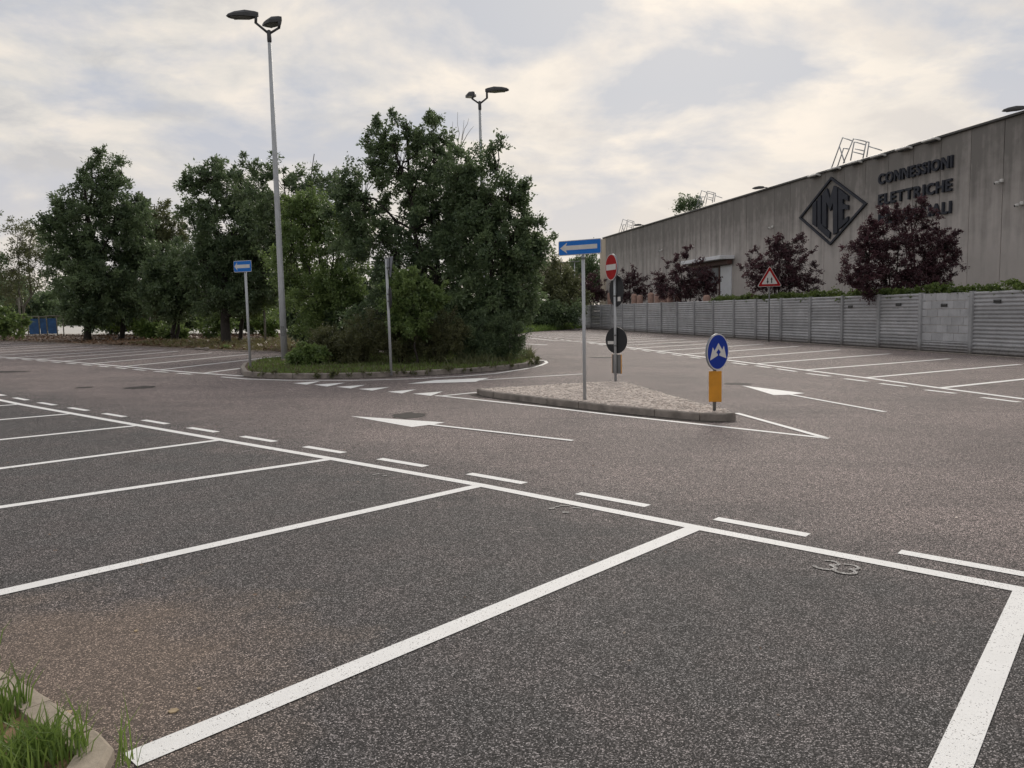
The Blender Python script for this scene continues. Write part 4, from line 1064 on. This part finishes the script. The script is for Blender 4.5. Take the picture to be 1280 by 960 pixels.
# safety rails round the roof hatches
def rails(px0, sc, lab, off=1.6, flip=False):
    segs = [((345, 575), (505, 135)), ((505, 135), (650, 185)), ((460, 270), (535, 500)), ((515, 510), (665, 150)), ((665, 150), (850, 195)), ((620, 470), (675, 195)), ((800, 440), (850, 195)),
            ((855, 420), (890, 205)), ((850, 195), (890, 205)), ((690, 200), (830, 240)), ((665, 345), (800, 380)), ((430, 560), (520, 290)), ((520, 290), (590, 302)), ((690, 300), (820, 330)), ((890, 265), (1075, 322))]
    ox, oy = px0
    u0, z0 = wuv(ox, oy, off); P0 = WO - WN * off + WX * u0; r_ = empty('roof_guard_rail', (P0.x, P0.y, ROOFZ - .3), lab, 'guard rail', 'guard rails on the factory roof'); r_.rotation_euler = (0, 0, wyaw)
    for i, (a, b) in enumerate(segs):
        pp = []
        for q in (a, b):
            px, py = ox + (q[0] - 345) / 11.636 * sc[0], oy + (q[1] - 555) / 11.636 * sc[1]; uu, zz_ = wuv(px, py, off); pp.append(Vector((uu - u0, 0, zz_ - (ROOFZ - .3))))
        MB().tube(pp, .045 * sc[2], 6).build('rail', M_GALV, r_)
    for i, j in ((0, 2), (3, 5), (6, 8)):
        pass
rails((1039.5, 208), (1, 1, 1.0), 'steel guard rail standing on the roof above the diamond logo')
rails((870, 259), (.52, .58, .9), 'thin pale guard rail on the roof beside the small treetop')
rails((773, 292), (.42, .50, .9), 'thin pale guard rail on the far end of the roof')

# pale rounded stacks behind the far half of the fence
for i, px in enumerate([752, 781, 788, 801, 809, 817, 824, 834, 868]):
    tt = col_t(px, FA, FDIR) ; P = fpt(tt) - FN * 1.1; top = CAMH + ray(px, 366 + (i % 3) * 1.5).z * (P.y / ray(px, 366).y); b = G(P.x, P.y); hh_ = top - b.z
    o = MB().lathe([(.26, 0), (.30, .1), (.31, hh_ * .6), (.33, hh_ - .25), (.27, hh_ - .06), (.1, hh_)], 12).build('clay_pillar', M_CLAY, None, b)
    tag(o, 'pale pink rounded pillar top showing just above the far part of the fence', 'pillar', 'row of pink rounded pillars behind the fence')

# ------------------------------------------------------------------ distant buildings and left background
def block_building(name, px0, px1, ytop, Y, depth, lab, mat=M_PALE, win=0):
    a, b = dep(px0, ytop, Y), dep(px1, ytop, Y); base = G((a.x + b.x) / 2, Y); Hh = (a.z + b.z) / 2 - base.z; w_ = (b - a).length
    s_ = empty(name, base, lab, 'building'); MB().box((0, depth / 2, Hh / 2 - .5), (w_, depth, Hh + 1)).build('wall', mat, s_)
    MB().box((0, depth / 2, Hh + .12), (w_ + .6, depth + .6, .25)).build('roof', M_COPE if 0 else M_GALVD, s_)
    for k in range(win): MB().box((-w_ / 2 + w_ * (k + .5) / win, -.02, Hh * .6), (w_ / win * .5, .1, Hh * .2)).build('window', M_GLASS, s_)
    return s_
block_building('warehouse', 640, 742, 329, 190, 25, 'low cream warehouse seen in the gap between trees and factory')
# thin lamp post far behind the arrow sign
P = dep(719, 400, 120); b = G(P.x, 120); s = empty('street_lamp', b, 'distant thin street lamp seen left of the factory corner', 'street lamp'); hh_ = hgt(b, 327)
MB().tube([(0, 0, 0), (0, 0, hh_)], [.12, .07], 8).build('pole', M_GALV, s); MB().box((.0, 0, hh_), (1.6, .5, .15), bev=.04).build('lamp_head', M_GALVD, s)
# blue covered enclosure behind the left trees
P = dep(58, 420, 69); b = G(P.x, 69); s = empty('blue_enclosure', b, 'blue sheeted fence enclosure between the trunks at far left', 'enclosure'); k = 69 / FPX
for x in (-22, -8, 1.5, 14, 22): MB().tube([(x * k, 0, -.2), (x * k, 0, 26 * k)], .045, 6).build('post', M_PALEB, s)
for x0, x1 in ((-21, -9), (-7.2, .8), (2.2, 13.5)): MB().box(((x0 + x1) / 2 * k, .05, 13 * k), ((x1 - x0) * k, .04, 19 * k), bev=.01).build('panel', M_BLUEC, s)
MB().tube([(-22 * k, 0, 25.5 * k), (-5 * k, .1, 24.5 * k), (6 * k, 0, 25.5 * k), (22 * k, 0, 25 * k)], .05, 6).build('top_rail', M_PALEB, s)
for px, lab in ((26.5, 'slim whitish post left of the blue enclosure'), (188.5, 'short white post between the left tree trunks'), (331.5, 'slim pale stake just right of the small arrow sign')):
    Y = 64 if px < 100 else (60 if px < 200 else 52); P = dep(px, 420, Y); b = G(P.x, Y); hh_ = hgt(b, {26.5: 372, 188.5: 396, 331.5: 388}[px])
    o = MB().tube([(0, 0, -.1), (.02, 0, hh_)], .075, 8).build('pale_post', M_PALEB, None, b); tag(o, lab, 'post')
# lumps of broken stone on the bank kerb
rs = random.Random(3)
for i, px in enumerate((247, 252, 258)):
    b = at(px, 438.2 + .2 * i, .02); mb = MB(); mb.box((0, 0, .1), (rs.uniform(.22, .4), rs.uniform(.2, .3), rs.uniform(.10, .18)), rz=rs.uniform(0, 3), bev=.05)
    o = mb.build('stone_block', M_KERB, None, b); tag(o, ('leftmost', 'middle', 'rightmost')[i] + ' of three pale lumps of broken stone on the bank kerb', 'stone', 'broken stones on the bank')

# ------------------------------------------------------------------ trees and shrubs
def lowpos(px, Y): return gbase(px, Y)
GI = 'trees on the planted island'; GL_ = 'trees beyond the far left bays'; GP = 'purple-leaved trees behind the fence'
tree('leafy_tree', 'tallest broad dark tree near the middle of the planted island', 'tree', lowpos(540, 31),
     plobes(31, [(500, 215, 34, 40), (545, 195, 34, 36), (472, 190, 18, 24), (470, 168, 12, 16), (505, 160, 16, 10), (545, 160, 16, 12), (455, 250, 32, 40), (540, 270, 62, 52), (495, 320, 60, 50), (432, 235, 22, 26), (440, 285, 34, 34), (520, 225, 40, 36), (575, 250, 30, 36), (560, 350, 60, 50), (590, 200, 12, 16), (500, 390, 60, 40)]),
     L_DARK, 420, 150, .15, .40, .17, 11, GI, stems=3, tvis=1)
tree('leafy_tree', 'dark tree leaning out at the right end of the planted island', 'tree', lowpos(612, 29),
     plobes(29, [(620, 255, 34, 40), (650, 245, 14, 18), (655, 300, 26, 38), (672, 305, 12, 16), (610, 320, 58, 52), (575, 225, 26, 34), (620, 200, 10, 20), (592, 250, 30, 40), (640, 370, 36, 40), (590, 390, 50, 36), (622, 182, 6, 9)]),
     L_DARK, 340, 150, .15, .38, .14, 12, GI, stems=3)
tree('leafy_tree', 'rounded lighter green tree behind the tall left lamp post', 'tree', lowpos(405, 36),
     plobes(36, [(392, 285, 34, 32), (425, 310, 40, 54), (366, 310, 24, 60), (400, 370, 50, 42), (385, 262, 22, 14), (440, 380, 40, 30)]), L_MID, 300, 140, .15, .45, .12, 13, GI, stems=2)
tree('leafy_tree', 'small bright green crown low in front of the middle island tree', 'tree', lowpos(520, 26),
     plobes(26, [(516, 358, 24, 18), (500, 378, 20, 18), (535, 374, 20, 18), (512, 402, 24, 20)]), L_MID, 110, 130, .12, .24, .05, 14, GI)
tree('ash_tree', 'slender open-crowned tree with feathery tops behind the tall lamp post', 'tree', lowpos(385, 46),
     plobes(46, [(402, 222, 13, 18), (345, 220, 10, 22), (372, 235, 26, 22), (355, 262, 44, 36), (405, 250, 26, 26), (338, 285, 24, 34), (318, 240, 24, 28), (311, 205, 10, 20)]), L_DARK, 170, 75, .24, .55, .10, 15, GL_, stems=3, upb=.6, spread=.08, wid=.38)
LT = [
 ('sparse pale tree with thin foliage at the far left edge', 27, 66, [(60, 320, 18, 40), (25, 300, 24, 28), (18, 340, 26, 34), (42, 335, 22, 34), (5, 365, 22, 24)], L_OLIVE, 120, 62, .20, .60, .12, 2),
 ('tall dark tree at left with a pointed double top', 108, 58, [(125, 222, 22, 26), (120, 202, 10, 10), (150, 222, 16, 20), (108, 268, 38, 40), (150, 270, 28, 40), (72, 272, 16, 22), (85, 310, 34, 44), (120, 345, 55, 44), (114, 388, 38, 18)], L_DARK, 420, 125, .22, .60, .26, 2),
 ('dark tree with a single straight trunk behind the left bays', 152, 60, [(172, 300, 22, 40), (158, 300, 26, 44), (150, 350, 36, 40), (170, 250, 12, 22), (150, 385, 36, 18)], L_DARK, 190, 120, .22, .60, .20, 1),
 ('olive green tree between the two taller left trees', 200, 64, [(196, 285, 24, 26), (188, 264, 18, 14), (172, 282, 18, 24), (215, 300, 22, 30), (205, 325, 28, 40), (182, 320, 22, 50), (200, 375, 40, 25)], L_OLIVE, 220, 125, .22, .60, .16, 2),
 ('low dark spreading tree left of the small arrow sign', 222, 54, [(222, 335, 38, 34), (235, 372, 46, 26), (205, 365, 30, 30), (250, 350, 30, 30)], L_DARK, 260, 130, .20, .50, .17, 2),
 ('big tree with a thick black trunk beside the small arrow sign', 283, 50, [(268, 228, 30, 22), (240, 232, 16, 14), (300, 250, 34, 28), (255, 262, 30, 22), (292, 298, 48, 36), (330, 290, 22, 34), (262, 330, 38, 38), (318, 345, 36, 40), (290, 372, 50, 20)], L_DARK, 420, 120, .20, .52, .33, 1),
 ('thin trunked tree just right of the thick black trunk', 300, 53, [(318, 320, 30, 40), (340, 350, 30, 36), (322, 265, 24, 24), (305, 380, 30, 16)], L_MID, 190, 120, .20, .50, .15, 1)]
for i, (lab, px, Y, lb, mt, nc, npr, ll, cr2, tr_, st) in enumerate(LT):
    tree('leafy_tree', lab, 'tree', lowpos(px, Y), plobes(Y, lb), mt, nc, npr, ll, cr2, tr_, 30 + i, GL_, stems=st, lift=.6, bark=M_PALEB if i == 0 else None, spread=.16 if i == 0 else .13)
# more of the same row past the left edge of the picture
tree('leafy_tree', 'dark tree mostly cut off by the left edge', 'tree', lowpos(-70, 60), plobes(60, [(-70, 270, 50, 60), (-75, 340, 60, 60)]), L_DARK, 130, 90, .26, .8, .25, 51, GL_)

for i, (lab, px, py, Y, rx, ry) in enumerate([('dark undergrowth behind the rounded lighter green tree', 395, 400, 41, 34, 26), ('dark undergrowth behind the middle island shrubs', 455, 400, 36, 40, 28),
        ('dark undergrowth low at the back right of the island', 560, 405, 35, 50, 30), ('dark low bushes behind the single straight trunk', 140, 396, 72, 34, 13), ('dark low bushes behind the olive green tree', 205, 396, 74, 40, 12),
        ('dark low bushes behind the thick black trunk', 300, 394, 72, 46, 13), ('low bush behind the blue enclosure', 40, 390, 76, 34, 16)]):
    tree('bush', lab, 'bush', lowpos(px, Y), plobes(Y, [(px, py, rx, ry), (px + rx * .5, py + 3, rx * .6, ry * .8), (px - rx * .5, py + 2, rx * .6, ry * .8)]), L_DARK, 130, 150, .17 if Y < 50 else .26, .42 if Y < 50 else .7, .06, 200 + i, None, stems=4, lift=0.0)
GS = 'shrubs along the front of the planted island'
for i, (px, rx, cy, ry, lab) in enumerate([(418, 30, 430, 22, 'leftmost brownish shrub of the island row'), (455, 30, 424, 28, 'brownish shrub left of the edge-on sign post'), (500, 30, 422, 28, 'brownish green shrub right behind the edge-on sign post'),
                                           (548, 30, 420, 30, 'green shrub under the middle of the island trees'), (592, 28, 422, 28, 'dark green shrub right of the island centre'), (628, 22, 420, 26, 'dark shrub at the right end of the island row')]):
    Y = 26.6 + (.8 if i in (0, 4) else 0) + (1.2 if i == 5 else 0)
    tree('shrub', lab, 'shrub', lowpos(px, Y), plobes(Y, [(px, cy, rx, ry), (px - 10, cy + 8, rx * .8, ry * .7), (px + 12, cy + 6, rx * .8, ry * .75)]), L_SHRUB if i < 4 else L_DARK, 150, 120, .062, .24, .03, 60 + i, GS, stems=5, twigs=8, lift=0.0, upb=.5)
for i, (px, py, Y, rx, ry, lab, mt) in enumerate([(372, 450, 26.0, 12, 10, 'broad-leaved weed at the foot of the tall lamp post', L_MID), (392, 448, 26.2, 15, 13, 'larger broad-leaved weed right of the tall lamp post', L_MID),
                                                 (186, 413, 60, 13, 8, 'small bright green bush between the left tree trunks', L_LIME), (268, 405, 60, 24, 14, 'leafy low bush left of the thick black trunk', L_MID), (336, 402, 62, 20, 16, 'yellowish green bush behind the small arrow sign', L_LIME),
                                                 (5, 402, 56, 24, 20, 'dark bush at the left edge by the bays', L_MID), (215, 416, 57, 14, 6, 'low green sprawl beside the bright bush', L_MID), (148, 402, 66, 24, 8, 'yellow-green sprig band behind the single trunk', L_LIME),
                                                 (282, 438.5, 41.5, 4.5, 2.5, 'small weed tuft on the bank kerb', L_MID)]):
    tree('bush', lab, 'bush', lowpos(px, Y), plobes(Y, [(px, py, rx, ry), (px + rx * .3, py + ry * .3, rx * .7, ry * .7)]), mt, 46, 70, .10 if Y < 45 else .24, .18 if Y < 45 else .42, .02, 80 + i, None, stems=3, lift=0.0, upb=.4, wid=.75 if Y < 30 else .5)

# background to the right of the island
BG = [
 ('light olive tree in the gap left of the factory', 668, 96, [(665, 350, 26, 26), (680, 362, 24, 26), (650, 368, 24, 30), (690, 380, 30, 22)], L_OLIVE, 200, 70, .34, 1.1, .2),
 ('dark rounded bush above the far grass strip', 640, 92, [(645, 385, 34, 20), (675, 392, 34, 14), (705, 392, 26, 14), (625, 370, 20, 30)], L_DARK, 200, 80, .30, 1.0, .15),
 ('green bushy tree just left of the arrow sign post', 704, 98, [(702, 355, 18, 22), (712, 378, 18, 22), (695, 385, 20, 18), (690, 328, 8, 10)], L_OLIVE, 140, 70, .34, 1.0, .15),
 ('tall dark tree hidden behind the large arrow sign', 737, 140, [(735, 335, 20, 22), (722, 352, 14, 22), (744, 360, 14, 24)], L_DARK, 120, 70, .45, 1.5, .3),
 ('leafy treetop rising behind the factory roof by the rail', 860, 150, [(861, 256, 11, 10), (852, 262, 7, 6), (870, 262, 8, 6), (862, 320, 14, 60)], L_DARK, 110, 70, .42, 1.3, .3)]
for i, (lab, px, Y, lb, mt, nc, npr, ll, cr2, tr_) in enumerate(BG):
    tree('leafy_tree', lab, 'tree', lowpos(px, Y), plobes(Y, lb), mt, nc, npr, ll, cr2, tr_, 100 + i, None)

PL = [('purple-leaved tree half hidden behind the large arrow sign post', 738, [(735, 362, 20, 16), (722, 368, 12, 12), (748, 366, 14, 14)], 95, 80),
      ('purple-leaved tree right of the no entry sign', 790, [(785, 352, 16, 14), (800, 362, 15, 16), (778, 368, 14, 12)], 110, 70),
      ('purple-leaved tree in front of the canopy and white door', 860, [(848, 335, 16, 16), (868, 345, 22, 16), (845, 362, 26, 15), (880, 360, 20, 16), (856, 318, 10, 7), (828, 352, 8, 22)], 190, 95),
      ('purple-leaved tree behind the warning triangle sign', 975, [(978, 310, 26, 16), (960, 330, 30, 20), (990, 335, 30, 22), (965, 352, 34, 14), (1000, 355, 20, 12), (975, 296, 8, 6)], 220, 100),
      ('largest purple-leaved tree covering part of the wall lettering', 1128, [(1150, 270, 20, 16), (1115, 275, 26, 14), (1152, 256, 9, 8), (1090, 288, 20, 12), (1130, 305, 52, 26), (1085, 318, 30, 22), (1175, 310, 26, 24), (1120, 345, 58, 20), (1165, 340, 34, 18), (1078, 350, 22, 16), (1085, 368, 12, 8)], 420, 125)]
for i, (lab, px, lb, nc, npr) in enumerate(PL):
    nc = int(nc * 1.0); npr = int(npr * .9); npr = int(npr * 1.0)
    tt = col_t(px, FA - FN * 1.6, FDIR); Y = (fpt(tt) - FN * 1.6).y; k = Y / 40
    tree('plum_tree', lab, 'tree', lowpos(px, Y), plobes(Y, lb, dr=.6), L_PLUM, nc, npr, .115 * k ** .6, .30 * k ** .7, .09, 120 + i, GP, stems=4, upb=.55, spread=.09, wid=.5)

# ivy along the top of the near fence
rng = np.random.RandomState(9)
def ivy(name, lab, pa, pb_, n):
    t0, t1 = col_t(pa, FA, FDIR), col_t(pb_, FA, FDIR); tt = rng.uniform(min(t0, t1), max(t0, t1), n)
    C = np.array([list(fpt(t) - FN * rng.uniform(.05, .75) + Vector((0, 0, fh(t) + rng.uniform(-.25, .20) + .09 * math.sin(t * 1.3)))) for t in tt]); b = fpt(max(t0, t1)) 
    b = b - FN * .4; C -= np.array(b); v, f, tone, cl = leaf_geo(C, rng.uniform(.12, .3, n), np.clip(rng.normal(.5, .25, n), 0, 1), 55, .10, rng, C.mean(0) - np.array([0, 0, 30]), 6, .4, wid=.8)
    o = place(name, np_mesh(name, v, f, L_IVY, attrs={'tone': tone, 'clump': cl}), None, b); tag(o, lab, 'hedge')
ivy('ivy_hedge', 'green climbing hedge showing above the fence top from the white door to the right edge', 886, 1300, 620)

# far wood closing the view on the left, and beyond the island
def wood(name, xs, y0, y1, Y, n, seed, mat, ll=.55):
    rng = np.random.RandomState(seed); px = rng.uniform(xs[0], xs[1], n); py = y1 - (y1 - y0) * rng.uniform(0, 1, n) * (0.72 + .28 * np.sin(px * .045 + seed) * np.cos(px * .11))
    yy = Y + rng.uniform(0, 14, n); C = np.array([list(dep(a, b, c)) for a, b, c in zip(px, py, yy)])
    base = np.array([C[:, 0].mean(), Y, 0]); C -= base
    v, f, tone, cl = leaf_geo(C, rng.uniform(1.4, 2.6, n), np.clip(rng.normal(.35, .25, n), 0, 1), 60, ll, rng, np.array([0, 20, -20.]), 8, .2)
    o = place(name, np_mesh(name, v, f, mat, attrs={'tone': tone, 'clump': cl}), None, base); o['kind'] = 'stuff'; tag(o, 'dark distant wood behind the left trees', 'wood')
wood('distant_wood', (-160, 480), 338, 408, 146, 1900, 21, L_DARK)

# ------------------------------------------------------------------ grass, weeds, litter
def gtag(o, lab): tag(o, lab, 'grass', kind='stuff')
poly = [(p.x, p.y) for p in inset(pout, .22)]
gtag(blades('lawn_weeds', poly, 5200, .17, .03, L_SHRUB, 31, .13, .6), 'darker weeds mixed in the grass of the planted island')
gtag(blades('lawn', poly, 34000, .10, .014, L_GRASS, 1, .13), 'green grass on the planted island')
fr = [(p.x, p.y) for p in [at(560, 462), at(600, 461), at(640, 457), at(668, 452), at(665, 448), at(600, 453)]]
gtag(blades('tall_weeds', fr, 1500, .42, .03, L_OLIVE, 2, .13, .6), 'tall pale weeds at the right tip of the planted island')
vp = [(-11.5, 38.4), (-14.0, 39.5), (-19.8, 43.9), (-24.8, 47.6), (-29, 51), (-40, 58), (-60, 64), (-44, 74), (-26, 77), (-6, 77), (-1.5, 60), (-6, 45)]
o = litter('leaf_litter', vp, 26000, .22, L_LITT, 3, .03); tag(o, 'brown leaf litter on the bank under the left trees', 'leaf litter', kind='stuff')
gtag(blades('bank_grass', [(-11.5, 38.6), (-14, 39.8), (-20, 44.5), (-25, 50), (-24, 56), (-10, 62), (-2, 58), (-6, 45)], 16000, .22, .035, L_GRASSD, 4, .03, .5), 'dry green grass on the bank right of the thick trunk')
gp = [(1.9, 80), (0.9, 73), (-2.5, 62), (-8, 80), (-6, 120), (10, 118), (10.2, 105), (6.0, 92)]
gtag(blades('verge_grass', gp, 26000, .65, .09, L_GRASS, 5, .03, .5), 'bright green grass strip in front of the far bushes')
gtag(blades('fence_weeds', [tuple((fpt(t) + FN * .12).xy) for t in (-15, 40)] + [tuple((fpt(t) + FN * .5).xy) for t in (40, -15)], 2600, .07, .02, L_GRASSD, 6, 0.0, .7, patchy=.35), 'low weeds in the gutter at the fence foot')

o = litter('scattered_litter', [(-6, 3), (8, 3), (14, 26), (-20, 26)], 420, .030, L_LITT, 12, .006); tag(o, 'tiny dry leaves and grit scattered over the asphalt', 'litter', kind='stuff')
rj = random.Random(8)
wl_ = []
for i in range(60):
    p, d = on_poly([Vector((q.x, q.y, 0)) for q in pf], rj.uniform(.2, 13)); wl_.append((p.x + rj.uniform(-.03, .1), p.y + rj.uniform(-.06, .04)))
C_ = np.array([[x, y, gz(x, y) + .08 + rj.uniform(-.06, .1)] for x, y in wl_]); b_ = np.array([C_[0, 0], C_[0, 1], 0]); C_ -= b_
v, f, tone, cl = leaf_geo(C_, rng.uniform(.06, .16, len(C_)), rng.uniform(.1, .9, len(C_)), 40, .05, rng, C_.mean(0) - np.array([0, 0, 9]), 6, .4, wid=.7)
o = place('kerb_weeds', np_mesh('kerb_weeds', v, f, L_SHRUB, attrs={'tone': tone, 'clump': cl}), None, b_); tag(o, 'small weeds hanging over the kerb of the planted island', 'weeds', kind='stuff')
# bare twigs above the middle island tree
bt = lowpos(574, 31); s = bpy.data.objects['leafy_tree']; tw = []
for (x0, y0, x1, y1) in ((572, 200, 580, 150), (574, 195, 566, 152), (577, 180, 592, 158), (575, 190, 572, 140), (578, 175, 586, 148)):
    a_, b2 = dep(x0, y0, 31), dep(x1, y1, 31); tw += limb(np.array(a_ - s.location), np.array(b2 - s.location), .016, .005, rng, 4, .08)
tv, tf = tubes_np(tw, 5); place('bare_twigs', np_mesh('bare_twigs', tv, tf, M_PALEB, smooth=True), s)['kind'] = 'stuff'

# grass tufts at the near corner: each tuft is a thing
def tuft(c, n, h, rad, lab, seed, mat=L_GRASS, wd=.0085, lean=.45):
    n = int(n * .55); wd = wd * 1.35; h = h * .88
    c = Vector(c); pts = [(c.x + rad * math.cos(t), c.y + rad * math.sin(t)) for t in np.linspace(0, 2 * math.pi, 12, endpoint=False)]
    o = blades('grass_tuft', pts, n, h, wd, mat, seed, 0.045, lean); 
    me = o.data; co_ = np.zeros(len(me.vertices) * 3, np.float32); me.vertices.foreach_get('co', co_); co_ = co_.reshape(-1, 3)
    b = np.array([c.x, c.y, gz(c.x, c.y)]); co_ -= b; me.vertices.foreach_set('co', co_.ravel()); me.update(); o.location = b; tag(o, lab, 'grass tuft', 'grass tufts at the near kerb corner')
tuft(at(6, 905), 120, .26, .10, 'dark tall grass tuft at the left edge above the others', 1, L_GRASS, .007, .30)
tuft(at(-22, 925), 120, .24, .12, 'grass tuft cut by the left edge', 7)
tuft(at(40, 955), 210, .19, .12, 'bright grass tuft at the bottom left corner', 2)
tuft(at(82, 960), 190, .20, .11, 'grass tuft spreading towards the corner of the kerb', 3, L_GRASS, .006, .5)
tuft(at(15, 985), 200, .18, .13, 'pale grass tuft at the very bottom left', 4, L_GRASS, .006)
tuft(at(160, 972), 26, .20, .05, 'thin grass sprig beside the end of the white bay line', 5, L_GRASS, .005, .3)
tuft(at(-8, 822), 14, .14, .05, 'few grass blades at the left edge higher up', 8, L_GRASS, .005, .5)
for px, py, a, sz, lab in ((217, 889, .3, .024, 'dry pale leaf lying alone on the asphalt'), (83, 893, 1.2, .03, 'dry leaf lying against the near kerb'), (170, 789, .9, .012, 'tiny pale pebble near the second bay line'), (249, 861, .2, .010, 'tiny pebble above the near bay line')):
    b = at(px, py, .004); mb = MB(); 
    mb.prism([(-1 * sz, 0), (-.4 * sz, .55 * sz), (.5 * sz, .5 * sz), (sz, 0), (.4 * sz, -.5 * sz), (-.5 * sz, -.55 * sz)], .006, Matrix.Rotation(a, 4, 'Z') @ Matrix.Rotation(.25, 4, 'X'))
    o = mb.build('dry_leaf' if 'leaf' in lab else 'pebble', M_DRY, None, b); tag(o, lab, 'leaf' if 'leaf' in lab else 'pebble')
print('tris', sum(len(o.data.polygons) for o in bpy.data.objects if o.type == 'MESH'))
